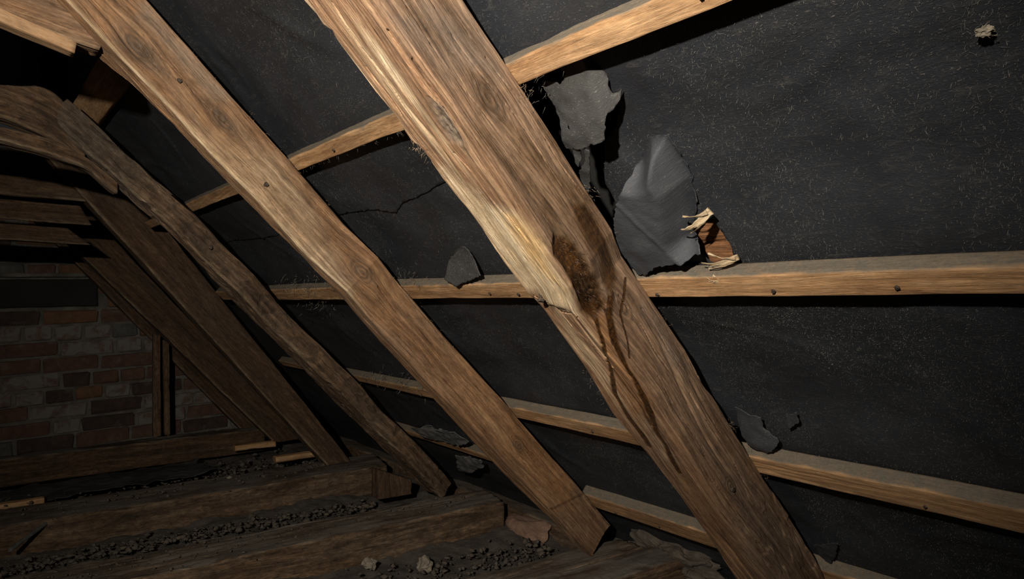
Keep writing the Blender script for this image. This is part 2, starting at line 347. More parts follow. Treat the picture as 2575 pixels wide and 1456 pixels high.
def nail(parent, pos, normal, r=0.0035, ln=0.006, bent=0.0, name='nail'):
    bm = bmesh.new(); nrm_ = Vector(normal).normalized(); q = nrm_.to_track_quat('Z', 'Y').to_matrix().to_4x4()
    bmesh.ops.create_cone(bm, cap_ends=True, segments=8, radius1=r*0.45, radius2=r*0.5, depth=ln*2)
    for v in bm.verts: v.co.x += bent*(v.co.z+ln)
    hd = bmesh.ops.create_cone(bm, cap_ends=True, segments=9, radius1=r, radius2=r*0.75, depth=r*0.6, matrix=Matrix.Translation((bent*2*ln, 0, ln)) @ Matrix.Rotation(bent*0.5, 4, 'Y'))
    rnd = random.Random(hash((round(pos[0], 3), round(pos[1], 3))) & 255)
    for v in hd['verts']: v.co += Vector((rnd.uniform(-1, 1), rnd.uniform(-1, 1), rnd.uniform(-.6, .6)))*r*0.22
    bm.transform(q); me = bpy.data.meshes.new('m'); bm.to_mesh(me); bm.free()
    return link(name, me, M['iron'], parent, Vector(pos))

def splinters(parent, name, pts, n, length, spread, mat, seed, width=0.0012, base_dir=None, kind=None):
    """thin tapering slivers growing from points; one mesh"""
    rnd = np.random.RandomState(int(seed)); V, F, G = [], [], []
    for _ in range(n):
        k = rnd.randint(len(pts)); p = np.array(pts[k][0])+rnd.normal(size=3)*spread; d = np.array(pts[k][1])+rnd.normal(size=3)*0.45; d /= np.linalg.norm(d)
        a = np.cross(d, rnd.normal(size=3)); a /= np.linalg.norm(a); b2 = np.cross(d, a); L_ = length*rnd.uniform(0.4, 1.2); cv = rnd.normal(size=3)*0.35; w_ = width*rnd.uniform(0.5, 1.3); i = len(V)
        for q in range(4):
            f = q/3; o = p+d*L_*f+cv*L_*f*f*0.6; ww = w_*(1-f*0.9)
            V += [o+a*ww, o+(-0.5*a+0.87*b2)*ww*0.6, o+(-0.5*a-0.87*b2)*ww*0.6]; G += [(f*L_, 0.01*rnd.rand(), 1)]*3
        for q in range(3):
            for e_ in range(3): F.append((i+3*q+e_, i+3*q+(e_+1) % 3, i+3*q+3+(e_+1) % 3, i+3*q+3+e_))
    org = np.mean([p[0] for p in pts], 0)
    me = mesh_from(V, np.array(F), org, True, {'gc': G, 'm1': np.zeros((len(V), 3)), 'm2': np.zeros((len(V), 3)), 'm3': np.zeros((len(V), 3))})
    o = link(name, me, mat, parent, Vector(org))
    if kind: o['kind'] = kind
    return o
R1 = {
  'pale': [(0.19, -0.069), (0.222, -0.042), (0.241, -0.019), (0.26, -0.003), (0.288, 0.0), (0.309, -0.007), (0.339, -0.007), (0.364, -0.006), (0.399, -0.012), (0.406, -0.029), (0.39, -0.044), (0.373, -0.059), (0.373, -0.081), (0.336, -0.08), (0.28, -0.075), (0.227, -0.077)],
  'yellow': [(0.252, -0.022), (0.262, -0.005), (0.29, -0.002), (0.327, -0.014), (0.364, -0.012), (0.345, -0.024), (0.314, -0.033), (0.279, -0.031)],
  'hollow': [(0.308, 0.013), (0.305, 0.022), (0.317, 0.033), (0.334, 0.039), (0.351, 0.039), (0.37, 0.039), (0.391, 0.043), (0.408, 0.038), (0.422, 0.033), (0.425, 0.022), (0.419, 0.005), (0.409, 0.0), (0.386, 0.001), (0.367, 0.003), (0.352, 0.006), (0.334, 0.008), (0.318, 0.006)],
  'rst': [(0.296, 0.062), (0.313, 0.079), (0.339, 0.079), (0.365, 0.078), (0.386, 0.076), (0.405, 0.073), (0.414, 0.068), (0.417, 0.056), (0.426, 0.041), (0.41, 0.048), (0.391, 0.052), (0.372, 0.058), (0.352, 0.057), (0.336, 0.054), (0.319, 0.055)],
  'pool': [(0.365, 0.007), (0.403, 0.029), (0.419, 0.03), (0.438, 0.028), (0.463, 0.014), (0.467, 0.003), (0.437, 0.019), (0.422, 0.024), (0.412, 0.021), (0.433, 0.006), (0.419, 0.007), (0.402, 0.005)],
  'str1': [(0.402, 0.012), (0.422, 0.008), (0.451, -0.006), (0.49, -0.026), (0.521, -0.042), (0.556, -0.057), (0.595, -0.061), (0.637, -0.06), (0.672, -0.061)],
  'str2': [(0.422, 0.043), (0.435, 0.025), (0.462, 0.012), (0.485, 0.004), (0.51, 0.0), (0.541, -0.005), (0.582, -0.015), (0.629, -0.027), (0.665, -0.029), (0.703, -0.037), (0.729, -0.037)],
  'str3': [(0.508, -0.03), (0.526, -0.029), (0.551, -0.026), (0.581, -0.025), (0.616, -0.028)],
  'str4': [(0.424, 0.078), (0.437, 0.061), (0.447, 0.041), (0.459, 0.034), (0.478, 0.026), (0.495, 0.015)],
  'orange': [(0.409, 0.001), (0.434, 0.024), (0.471, 0.007), (0.522, -0.001), (0.587, -0.012), (0.603, -0.048), (0.543, -0.039), (0.495, -0.029)],
  'orange2': [(0.712, -0.046), (0.751, -0.019), (0.856, -0.02), (0.996, -0.059), (1.051, -0.105), (0.919, -0.076), (0.813, -0.069)],
  'damp1': [(0.135, 0.044), (0.135, 0.065), (0.158, 0.064), (0.165, 0.044), (0.153, 0.029)],
  'damp2': [(0.185, 0.052), (0.217, 0.061), (0.256, 0.071), (0.288, 0.083), (0.312, 0.091), (0.328, 0.07), (0.302, 0.06), (0.264, 0.048), (0.231, 0.04), (0.199, 0.038)],
  'damp3': [(0.152, 0.02), (0.174, 0.031), (0.218, 0.037), (0.25, 0.037), (0.283, 0.045), (0.317, 0.038), (0.302, 0.022), (0.251, 0.02), (0.205, 0.014), (0.166, 0.009)],
  'damp4': [(0.057, 0.035), (0.067, 0.044), (0.092, 0.049), (0.082, 0.041)],
  'pit': [(0.114, -0.009), (0.13, 0.0), (0.149, -0.004), (0.164, -0.01), (0.156, -0.025), (0.136, -0.02)],
  'gr1': [(0.019, 0.012), (0.07, 0.097), (0.115, 0.092), (0.154, 0.088), (0.136, 0.063), (0.125, 0.028), (0.094, 0.015), (0.054, 0.01)],
  'gr2': [(0.432, 0.086), (0.493, 0.091), (0.621, 0.087), (0.718, 0.088), (0.651, 0.058), (0.556, 0.053), (0.477, 0.063)],
  'gr3': [(0.352, 0.056), (0.376, 0.056), (0.411, 0.046), (0.425, 0.037), (0.412, 0.031), (0.384, 0.039), (0.365, 0.044)],
  'gr4': [(0.598, 0.036), (0.794, 0.087), (1.13, 0.08), (1.006, -0.035), (0.741, 0.011)],
  'crack1': [(0.044, -0.0), (0.097, -0.005), (0.129, -0.001), (0.151, 0.001)],
  'crack2': [(0.373, -0.07), (0.386, -0.052), (0.403, -0.041), (0.409, -0.015)],
  'crack3': [(0.301, -0.133), (0.278, -0.096)],
  'crack4': [(0.075, 0.005), (0.112, 0.003), (0.127, -0.0)],
  'ledge': [(0.369, -0.078), (0.384, -0.06), (0.403, -0.047), (0.41, -0.032), (0.409, -0.015)],
  'core': [(0.348, 0.012), (0.365, 0.026), (0.384, 0.035), (0.406, 0.032), (0.409, 0.015), (0.392, 0.006), (0.369, 0.006)],
  'core2': [(0.352, 0.07), (0.377, 0.069), (0.402, 0.063), (0.399, 0.053), (0.373, 0.059)],
  'core3': [(0.305, 0.079), (0.328, 0.079), (0.333, 0.065), (0.314, 0.066)],
  'knot': [(0.8, 0.033)],
  'nail': [(0.371, -0.06)],
  'tuft': [(0.149, -0.087)],
  'knot2': [(0.143, -0.011)],
}
R2 = {
  'knot': [(0.358, 0.046)],
  'knotb': [(-0.116, 0.031)],
  'nail': [(0.142, 0.029)],
  'nail2': [(-0.049, 0.041)],
  'knotc': [(0.88, 0.047)],
  'light': [(0.069, -0.065), (0.125, 0.004), (0.235, 0.002), (0.345, -0.033), (0.324, -0.05), (0.228, -0.056), (0.137, -0.061)],
  'rough': [(-0.013, 0.044), (0.016, 0.064), (0.075, 0.072), (0.041, 0.037)],
  'gr': [(-0.155, 0.089), (-0.074, 0.09), (0.026, 0.088), (0.0, 0.063), (-0.081, 0.058), (-0.147, 0.059)],
  'orange': [(0.844, 0.083), (1.037, 0.093), (1.131, 0.036), (1.027, 0.033), (0.835, 0.045)],
  'dark': [(0.196, -0.012), (0.282, 0.033), (0.352, 0.025), (0.345, -0.016), (0.268, -0.022)],
}
FE = {
  'lap': [(0.291, 1.281), (0.28, 1.155), (0.288, 1.057), (0.302, 0.998), (0.286, 0.957), (0.28, 0.9), (0.265, 0.8), (0.254, 0.726)],
  'hole1': [(0.164, 0.547), (0.169, 0.489), (0.213, 0.466), (0.223, 0.449), (0.235, 0.455), (0.252, 0.474), (0.268, 0.498), (0.294, 0.517), (0.32, 0.536), (0.338, 0.535), (0.368, 0.542), (0.398, 0.563), (0.416, 0.595), (0.335, 0.599), (0.265, 0.578), (0.201, 0.565)],
  'hole2': [(0.408, 0.469), (0.396, 0.456), (0.373, 0.419), (0.394, 0.421), (0.417, 0.416), (0.446, 0.419), (0.448, 0.446), (0.429, 0.458)],
  'hole3': [(0.777, 0.587), (0.783, 0.573), (0.804, 0.559), (0.823, 0.561), (0.824, 0.585), (0.809, 0.595)],
  'flap1': [(0.174, 0.515), (0.183, 0.492), (0.18, 0.484), (0.168, 0.471), (0.163, 0.457), (0.165, 0.44), (0.184, 0.441), (0.204, 0.442), (0.214, 0.441), (0.211, 0.432), (0.221, 0.439), (0.224, 0.45), (0.233, 0.454), (0.246, 0.461), (0.245, 0.478), (0.249, 0.488), (0.248, 0.525), (0.235, 0.52), (0.223, 0.515), (0.202, 0.511), (0.187, 0.518)],
  'flapslit': [(0.23, 0.508), (0.22, 0.496), (0.223, 0.495), (0.233, 0.507)],
  'flap1b': [(0.251, 0.497), (0.255, 0.492), (0.275, 0.507), (0.294, 0.521), (0.311, 0.536), (0.302, 0.539), (0.282, 0.53), (0.267, 0.507)],
  'flap1c': [(0.248, 0.513), (0.249, 0.503), (0.261, 0.509), (0.272, 0.521), (0.266, 0.522)],
  'flap2': [(0.274, 0.443), (0.276, 0.423), (0.292, 0.419), (0.312, 0.42), (0.329, 0.42), (0.34, 0.425), (0.356, 0.425), (0.369, 0.434), (0.385, 0.445), (0.396, 0.45), (0.409, 0.437), (0.417, 0.463), (0.417, 0.485), (0.419, 0.5), (0.426, 0.513), (0.436, 0.528), (0.438, 0.541), (0.408, 0.547), (0.382, 0.541), (0.362, 0.529), (0.337, 0.509), (0.312, 0.485), (0.294, 0.465)],
  'flap3': [(0.397, 0.922), (0.384, 0.889), (0.376, 0.863), (0.389, 0.855), (0.406, 0.852), (0.422, 0.845), (0.43, 0.887), (0.436, 0.922), (0.425, 0.948)],
  'flap4': [(0.715, 0.547), (0.728, 0.531), (0.731, 0.514), (0.749, 0.518), (0.772, 0.499), (0.805, 0.531), (0.799, 0.551), (0.772, 0.56)],
  'flap5': [(0.726, 0.477), (0.717, 0.46), (0.735, 0.461), (0.749, 0.481)],
  'flap6': [(1.09, 0.574), (1.06, 0.523), (1.093, 0.535), (1.15, 0.565), (1.129, 0.575)],
  'spl1': [(0.375, 0.441), (0.361, 0.406)],
  'spl2': [(0.426, 0.445), (0.427, 0.405)],
  'board': [(0.415, 0.471), (0.455, 0.431)],
  'cocoon': [(0.253, 0.149)],
  'scrapA': [(1.045, 1.819), (0.984, 1.644), (0.974, 1.494), (1.027, 1.494), (1.071, 1.617), (1.07, 1.723)],
  'scrapB': [(1.133, 1.663), (1.104, 1.506), (1.155, 1.547), (1.242, 1.714), (1.254, 1.781)],
  'fluff': [(0.431, 1.906), (0.448, 1.818), (0.473, 1.695), (0.545, 1.947), (0.509, 1.514), (0.43, 1.143), (0.419, 1.159)],
}

# ---------------------------------------------------------------- the setting
def grid_plane(name, s0, s1, y0, y1, h, mat, step=0.25):
    V = [roof(s0, y0, h), roof(s1, y0, h), roof(s1, y1, h), roof(s0, y1, h), roof(s0, y0, h+0.02), roof(s1, y0, h+0.02), roof(s1, y1, h+0.02), roof(s0, y1, h+0.02)]
    F = [(0, 1, 2, 3), (7, 6, 5, 4), (0, 4, 5, 1), (1, 5, 6, 2), (2, 6, 7, 3), (3, 7, 4, 0)]
    o = link(name, mesh_from(V, F, V[0], False), mat, None, Vector(V[0])); o['kind'] = 'structure'; return o
ceil = grid_plane('ceiling', -0.75, 1.75, -1.2, 1.30, 0.20, M['void'])
ceil2 = grid_plane('ceiling', -0.16, 1.75, 1.30, 3.75, 0.27, M['void'])

def box_mesh(name, x0, x1, y0, y1, z0, z1, mat, parent=None, kind=None, bev=0.0):
    bm = bmesh.new(); bmesh.ops.create_cube(bm, size=1.0)
    for v in bm.verts: v.co = Vector(((v.co.x)*(x1-x0), v.co.y*(y1-y0), v.co.z*(z1-z0)))
    if bev: bmesh.ops.bevel(bm, geom=bm.edges[:], offset=bev, segments=1, affect='EDGES')
    me = bpy.data.meshes.new('m'); bm.to_mesh(me); bm.free()
    o = link(name, me, mat, parent, Vector(((x0+x1)/2, (y0+y1)/2, (z0+z1)/2)))
    if kind: o['kind'] = kind
    return o

# floor of lath and plaster between the joists, uneven
def floor():
    nx, ny = 260, 340; xs = np.linspace(-1.6, 1.55, nx); ys = np.linspace(-0.6, 3.6, ny); X, Y = np.meshgrid(xs, ys, indexing='ij')
    Z = 0.05+0.02*fbm(X*5, Y*5, 1.0, 4)+0.012*np.abs(perlin(X*14, Y*14, 3))+0.006*fbm(X*40, Y*40, 2.0, 3); V = np.stack([X, Y, Z], 2).reshape(-1, 3)
    i = np.arange(nx*ny).reshape(nx, ny); F = np.stack([i[:-1, :-1], i[1:, :-1], i[1:, 1:], i[:-1, 1:]], 2).reshape(-1, 4)
    o = link('floor', mesh_from(V, F, (0, 1, 0)), M['plaster'], None, Vector((0, 1, 0))); o['kind'] = 'structure'; return o
floor()

# gable wall: mortar bed and every brick a child
WY = 3.46
def mortar_wall():
    nx, nz = 260, 150; xs, zs = np.linspace(-0.9, 1.6, nx), np.linspace(-0.05, CAMZ+0.62, nz); X, Z = np.meshgrid(xs, zs, indexing='ij')
    Y = WY+0.002-0.007*fbm(X*14, Z*14, 5.0, 4)-0.004*np.abs(perlin(X*50, Z*50, 2.0)); V = np.stack([X, Y, Z], 2).reshape(-1, 3); i = np.arange(nx*nz).reshape(nx, nz)
    F = np.stack([i[:-1, :-1], i[1:, :-1], i[1:, 1:], i[:-1, 1:]], 2).reshape(-1, 4)
    V = np.concatenate([V, [(-0.9, WY+.2, -.05), (1.6, WY+.2, -.05), (1.6, WY+.2, CAMZ+.62), (-0.9, WY+.2, CAMZ+.62)]]); n4 = nx*nz
    F = np.concatenate([F, [[n4, n4+3, n4+2, n4+1]]])
    o = link('wall_back', mesh_from(V, F, (0.3, WY, 0)), M['mortar'], None, Vector((0.3, WY, 0))); o['kind'] = 'structure'; return o
wall = mortar_wall()
upper = box_mesh('wall_back', -0.9, 1.6, WY+0.03, WY+0.2, CAMZ+0.62, CAMZ+1.6, M['render'], None, 'structure')
def brick_proto(ln, mat, seed):
    bm = bmesh.new(); bmesh.ops.create_cube(bm, size=1.0)
    for v in bm.verts: v.co = Vector((v.co.x*ln, v.co.y*0.09, v.co.z*0.056))
    bmesh.ops.bevel(bm, geom=bm.edges[:], offset=0.005, segments=1, affect='EDGES'); rnd = random.Random(seed)
    for v in bm.verts: v.co += Vector((rnd.uniform(-1, 1), rnd.uniform(-.6, .6), rnd.uniform(-1, 1)))*0.0045
    me = bpy.data.meshes.new('m'); bm.to_mesh(me); bm.free(); me.materials.append(mat); return me
PB = {(l, k): [brick_proto(l, BRICKS[k], 31*k+j+int(l*1000)) for j in range(2)] for l in (0.2, 0.095) for k in range(5)}
rb = random.Random(5)
for row in range(20):
    z = 0.03+row*0.0665; x = -0.52+rb.uniform(-0.03, 0.03)+(0.05 if row % 2 else 0)
    header = row % 4 == 1
    while x < 1.35:
        ln = 0.095 if (header or rb.random() < 0.16) else 0.2
        xc = x+ln/2; x += ln+0.012
        if xc*0.7053+(z-CAMZ)*0.7089 > RD+0.12: break
        zz = z-CAMZ; lint = -0.055 < zz < 0.09 and xc < 0.47
        if lint: continue
        if zz < -0.12: k = rb.choices(range(5), (2.5, 1, 1.2, 1.6, 5.5 if 0.1 < xc else 4))[0]
        else: k = rb.choices(range(5), (4, 2.2, 1.6, 3, 0.8))[0]
        o = link('brick', rb.choice(PB[(ln, k)]), None, wall, Vector((xc, WY+0.045-0.006-rb.uniform(0, 0.010), z+rb.uniform(-.003, .003))))
        o.rotation_euler = (rb.uniform(-.02, .02), rb.uniform(-.012, .012), rb.uniform(-.02, .02))

# ---------------------------------------------------------------- rafters
def pmask(S, V, poly, feather, seed, wob=0.006, fs=18.0, fv=28.0):
    x = S+wob*fbm(S*fs, V*fv, seed+7, 3); y = V+wob*0.45*fbm(S*fs, V*fv, seed+19, 3)
    pad = 0.05; P = np.array(poly); box = (S > P[:, 0].min()-pad) & (S < P[:, 0].max()+pad) & (V > P[:, 1].min()-pad) & (V < P[:, 1].max()+pad)
    out = np.zeros_like(S)
    if not box.any(): return out
    d, _, _, ins, _ = seg_dist(x[box], y[box], poly); sd_ = np.where(ins, -d, d); out[box] = 1-sstep(-feather, feather, sd_); return out
def lmask(S, V, line, w0, w1, seed, wob=0.002):
    P = np.array(line); box = (S > P[:, 0].min()-.03) & (S < P[:, 0].max()+.03) & (V > P[:, 1].min()-.03) & (V < P[:, 1].max()+.03)
    out = np.zeros_like(S)
    if not box.any(): return out
    s_, v_ = S[box], V[box]
    d, _, _, _, par = seg_dist(s_+wob*perlin(s_*28, v_*28, seed), v_+wob*perlin(s_*28, v_*28, seed+5), line, False)
    wd = w0+(w1-w0)*par; wd = wd*(1+0.3*perlin(s_*35, v_*8, seed+3)); out[box] = 1-sstep(0.6, 1.1, d/np.maximum(wd, 1e-5)); return out

def paint_r1(S, V, FI, g, seed):
    A = R1; front = FI <= 1
    g['pale'] = pmask(S, V, A['pale'], 0.014, seed, 0.014)
    g['pale'] = np.maximum(g['pale'], 0.5*sstep(0.0, 0.4, perlin(S*5, V*70, 12.0))*(V < -0.01)*(V > -0.1)*sstep(0.75, 0.5, S))
    g['yellow'] = 0.85*pmask(S, V, A['yellow'], 0.011, seed, 0.010)
    g['orange'] = np.maximum(1.0*pmask(S, V, A['orange'], 0.010, seed, 0.01), 0.55*pmask(S, V, A['orange2'], 0.02, seed, 0.02))
    hol = pmask(S, V, A['hollow'], 0.005, seed, 0.007)
    st = np.maximum.reduce([hol, 0.85*pmask(S, V, A['rst'], 0.005, seed, 0.008), pmask(S, V, A['pool'], 0.0025, seed, 0.004),
        lmask(S, V, A['str1'], 0.0036, 0.0042, 3), lmask(S, V, A['str2'], 0.0068, 0.0044, 4), 0.8*lmask(S, V, A['str3'], 0.003, 0.0028, 5), lmask(S, V, A['str4'], 0.0022, 0.0012, 6),
        lmask(S, V, A['str1'][-4:], 0.003, 0.006, 8)])
    g['stain'] = np.clip(st, 0, 1)*0.96
    g['core'] = np.maximum.reduce([pmask(S, V, A['core'], 0.010, seed, 0.008), 0.7*pmask(S, V, A['core2'], 0.007, seed, 0.008), 0.6*pmask(S, V, A['core3'], 0.006, seed, 0.008)])
    dm = np.maximum.reduce([0.9*pmask(S, V, A['damp1'], 0.010, seed, 0.012), 0.85*pmask(S, V, A['damp2'], 0.012, seed, 0.014), 0.75*pmask(S, V, A['damp3'], 0.010, seed, 0.014), 0.5*pmask(S, V, A['damp4'], 0.01, seed)])
    dm = np.maximum(dm, np.maximum(0.85*pmask(S, V, A['hollow'], 0.011, seed, 0.012), 0.8*pmask(S, V, A['rst'], 0.012, seed, 0.012)))
    # damp runs along the grain above the hollow
    dm = np.maximum(dm, 0.95*sstep(0.0, 0.35, perlin(S*6+0.8*perlin(S*9, V*20, 2), V*70, 31.0))*sstep(0.12, 0.24, S)*sstep(0.40, 0.33, S)*(V > 0.006))
    sk = sstep(-0.05, 0.30, perlin(S*4+0.7*perlin(S*7, V*16, 6), V*48, 77.0))*sstep(0.0, 0.012, V); dm = np.maximum(dm, sk*(0.68*sstep(0.5, 0.3, S)+0.32*sstep(0.45, 0.6, S)))
    g['damp'] = np.where(front, dm, 0)
    gr = np.maximum.reduce([pmask(S, V, A['gr1'], 0.02, seed, 0.02), pmask(S, V, A['gr2'], 0.02, seed, 0.02), pmask(S, V, A['gr3'], 0.004, seed, 0.006), 0.85*pmask(S, V, A['gr4'], 0.03, seed, 0.03)])
    gr = np.maximum(gr, 0.55*sstep(-0.005, 0.02, V)); g['grey'] = np.where(front, gr, 0.6)
    g['dust'] = np.maximum(g['dust'], 0.7*pmask(S, V, A['pit'], 0.006, seed, 0.008))
    d = -0.0050*hol*(0.9+0.35*fbm(S*60, V*80, 2.0, 3))-0.0011*st*(1-hol)
    d += -0.003*pmask(S, V, A['pit'], 0.005, seed, 0.006)*(1+0.6*fbm(S*120, V*120, 8.0, 2))
    for key, wd, dp in (('crack1', 0.0022, 0.004), ('crack2', 0.0016, 0.003), ('crack4', 0.0016, 0.003)): d -= dp*lmask(S, V, A[key], wd, wd*0.5, 11)
    # long drying splits running with the grain
    for i, (s0, s1, v0, v1, dp) in enumerate(((-.02, .20, .030, .036, .002), (.03, .27, .058, .066, .0025), (.12, .30, .079, .083, .002), (.17, .29, -.030, -.018, .002), (.40, .50, -.045, -.03, .002), (.43, .56, .058, .050, .003), (.47, .62, .072, .070, .002), (.55, .75, .030, .024, .002), (.62, .95, .062, .055, .003), (.75, 1.05, .012, .018, .003), (.0, .12, -.045, -.05, .0025), (.06, .16, -.06, -.068, .0025))):
        q = np.linspace(0, 1, 9); ln = [(s0+(s1-s0)*t, v0+(v1-v0)*t+0.0022*math.sin(t*9+i*2.1)) for t in q]; d -= dp*lmask(S, V, ln, 0.0010, 0.0005, 13+i, 0.001)
    # step where the pale piece has split off, waney arris lower down
    d -= 0.0045*sstep(0.375, 0.39, S-0.35*(V+0.07))*sstep(-0.012, -0.03, V)*sstep(0.60, 0.50, S)
    d -= 0.003*sstep(0.42, 0.55, S)*np.exp(-(V/0.012)**2)
    # flaking lower end
    fl = sstep(0.1, 0.3, fbm(S*11, V*34, 45.0, 3))*sstep(0.72, 0.95, S)*(V > 0); d += 0.0018*fl; g['pale'] = np.maximum(g['pale'], 0.28*fl*sstep(0.2, .5, fbm(S*30, V*90, 3.0, 2)))
    g['disp'] = np.where(front, d, 0)

def stations(a, b, n, pre=None, post=None):
    s = np.linspace(a, b, n)
    if pre is not None: s = np.concatenate([np.linspace(pre, a, 40)[:-1], s])
    if post is not None: s = np.concatenate([s, np.linspace(b, post, 30)[1:]])
    return s
def rafter(label, yl, yb, depth, s, m, mat, **kw):
    s = np.asarray(s); L_ = np.interp(s, *zip(*yl)); B_ = np.interp(s, *zip(*yb)); dp = np.interp(s, *zip(*depth)) if isinstance(depth, (list, tuple)) else np.full_like(s, depth)
    c = np.stack([roof(s, L_, 0*s), roof(s, B_, 0*s), roof(s, B_, dp), roof(s, L_, dp)], 1)
    o = loft('rafter', c, s, m, mat, c[len(s)//2].mean(0), **kw)
    return tag(o, label, 'rafter', 'roof rafters')

YL1 = [(-.6, .562), (-0.018, 0.598), (-0.002, 0.596), (0.009, 0.598), (0.017, 0.592), (0.03, 0.597), (0.054, 0.599), (0.084, 0.601), (0.117, 0.601), (0.142, 0.606), (0.158, 0.597), (0.173, 0.602), (0.193, 0.605), (0.222, 0.605), (0.254, 0.603), (0.283, 0.607), (0.317, 0.611), (0.353, 0.613), (0.376, 0.613), (0.403, 0.612), (0.43, 0.615), (0.505, 0.62), (0.541, 0.626), (0.608, 0.634), (0.681, 0.631), (0.763, 0.632), (0.811, 0.634), (0.905, 0.643), (0.979, 0.652), (1.067, 0.661), (1.5, .69)]
YB1 = [(-.6, .49), (0.0, 0.518), (0.1, 0.522), (0.23, 0.523), (0.3, 0.527), (0.36, 0.529), (0.40, 0.541), (0.45, 0.541), (0.51, 0.541), (0.57, 0.542), (0.637, 0.548), (0.75, 0.555), (0.86, 0.561), (1.04, 0.567), (1.18, 0.58), (1.5, .60)]
r1 = rafter('large weathered nearest rafter with a wet brown rot hollow and resin runs', YL1, YB1, 0.093, stations(-0.05, 1.12, 1050, -0.6, 1.45), (110, 130, 12, 24), M['rafter'],
            rc=(0.004, 0.012, 0.004, 0.006), paint=paint_r1, amp=(0.0013, 0.00050), seed=2.0, knots=((0.80, 0.033, 0.022, 0.010), (0.143, -0.011, 0.03, 0.012), (0.15, 0.052, 0.028, 0.012), (0.345, 0.026, 0.05, 0.014), (0.44, 0.05, 0.03, 0.012)))
def on_r1(s, v):
    yb = np.interp(s, *zip(*YB1)); return (roof(s, yb-v, 0.0), -NV) if v < 0 else (roof(s, yb, v), -YV)
p, nn = on_r1(*R1['nail'][0]); nail(r1, p+nn*0.001, nn+0.5*SD, 0.0042, 0.006, 0.5)
p, nn = on_r1(0.803, 0.031); nail(r1, p, nn, 0.004, 0.002)
p, nn = on_r1(0.150, -0.078); splinters(r1, 'splinter', [(p, nn*.4+YV*.9+SD*1.2)], 18, 0.007, 0.003, M['hair'], 4, 0.0007)
edge = [(roof(s, np.interp(s, *zip(*YB1)), 0.092), -YV*0.9-NV*0.2+SD*0.5) for s in (.165, .17, .17, .30, .305, .31, .36, .5, .52, .72, .74, .78, .79, .80, .86, .87)]
splinters(r1, 'splinter', edge, 150, 0.005, 0.004, M['hair'], 9, 0.00022, kind='stuff')
edge = [(roof(s, np.interp(s, *zip(*YL1)), 0.002), YV*0.8+SD*0.8-NV*.2) for s in (.155, .16, .165, .52, .54, .56, .58, .6, .62)]
splinters(r1, 'splinter', edge, 60, 0.005, 0.004, M['hair'], 10, 0.00022, kind='stuff')
hol_pts = [(on_r1(s, v)[0]-YV*0.001, -YV+SD*0.8) for s, v in ((.312, .018), (.32, .022), (.33, .02), (.34, .024), (.35, .026), (.36, .022), (.375, .02), (.39, .016), (.395, .022))]
splinters(r1, 'rot_fibre', hol_pts, 110, 0.0055, 0.006, plain('rotten_wood_fibre', (0.06, 0.028, 0.01), (0.17, 0.09, 0.04), 40, 0.25), 12, 0.00035, kind='stuff')

def paint_r2(S, V, FI, g, seed):
    A = R2; f = FI <= 1
    g['orange'] = np.where(f, 0.6*pmask(S, V, A['orange'], 0.03, seed, 0.02)+0.42*sstep(0.35, 0.8, S), 0)
    gr = np.maximum(pmask(S, V, A['gr'], 0.02, seed, 0.02), 0.6*pmask(S, V, A['dark'], 0.02, seed, 0.02)); gr = np.maximum(gr, 0.8*sstep(1.08, 1.1, S)); g['grey'] = np.where(f, gr, 0.6)
    g['pale'] = np.where(f, 0.75*np.exp(-((V+0.001)/0.006)**2)*sstep(0.45, 0.3, S)+0.30*pmask(S, V, [(.02, .0), (.12, .075), (.24, .05), (.36, .0)], 0.03, seed, 0.02), 0)
    g['damp'] = np.where(f, 0.8*pmask(S, V, [(-.15, .01), (-.10, .05), (-.07, .03), (-.10, .01)], 0.012, seed, 0.02)+0.5*pmask(S, V, A['rough'], 0.012, seed, 0.02), 0)
    d = -0.0025*pmask(S, V, A['rough'], 0.01, seed, 0.02)*(0.5+np.abs(fbm(S*60, V*60, 4.0, 3)))
    d -= 0.0035*sstep(-0.004, -0.012, V)*sstep(0.5, 0.2, S)*(0.6+0.6*fbm(S*14, V*30, 6.0, 2))
    d -= 0.004*sstep(1.085, 1.10, S-0.8*(V-0.04))*(V > 0)
    for i, (s0, s1, v0, v1) in enumerate(((-.1, .05, .045, .05), (.1, .32, .02, .012), (.4, .62, .05, .045), (.5, .7, .02, .028), (.85, .95, .05, .052), (.86, .93, .058, .06), (.9, .99, .03, .03))):
        ln = [(s0+(s1-s0)*t, v0+(v1-v0)*t+0.002*math.sin(t*8+i)) for t in np.linspace(0, 1, 7)]; d -= 0.003*lmask(S, V, ln, 0.0014, 0.0006, 23+i, 0.001)
    g['disp'] = np.where(f, d, 0)
YL2 = [(-.6, 1.16), (-0.18, 1.178), (-0.159, 1.176), (-0.085, 1.145), (-0.012, 1.136), (0.047, 1.143), (0.131, 1.142), (0.202, 1.140), (0.277, 1.132), (0.381, 1.136), (0.495, 1.150), (0.602, 1.162), (0.774, 1.175), (0.914, 1.182), (1.042, 1.176), (1.29, 1.18)]
YB2 = [(-.6, 1.07), (-.15, 1.085), (0, 1.09), (.14, 1.092), (.28, 1.106), (.36, 1.088), (.43, 1.103), (.6, 1.113), (.77, 1.11), (.9, 1.12), (1.1, 1.13), (1.3, 1.145)]
r2 = rafter('tan second rafter with a round grey knot, between the nearest and the third', YL2, YB2, 0.088, stations(-0.22, 1.27, 800, -0.6), (46, 100, 10, 14), M['rafter_b'],
            rc=(0.005, 0.008, 0.004, 0.005), paint=paint_r2, amp=(0.0016, 0.0005), seed=5.0, knots=((0.358, 0.046, 0.026, 0.016), (-0.116, 0.031, 0.03, 0.014), (0.88, 0.047, 0.02, 0.012), (0.03, 0.05, 0.03, 0.012)))
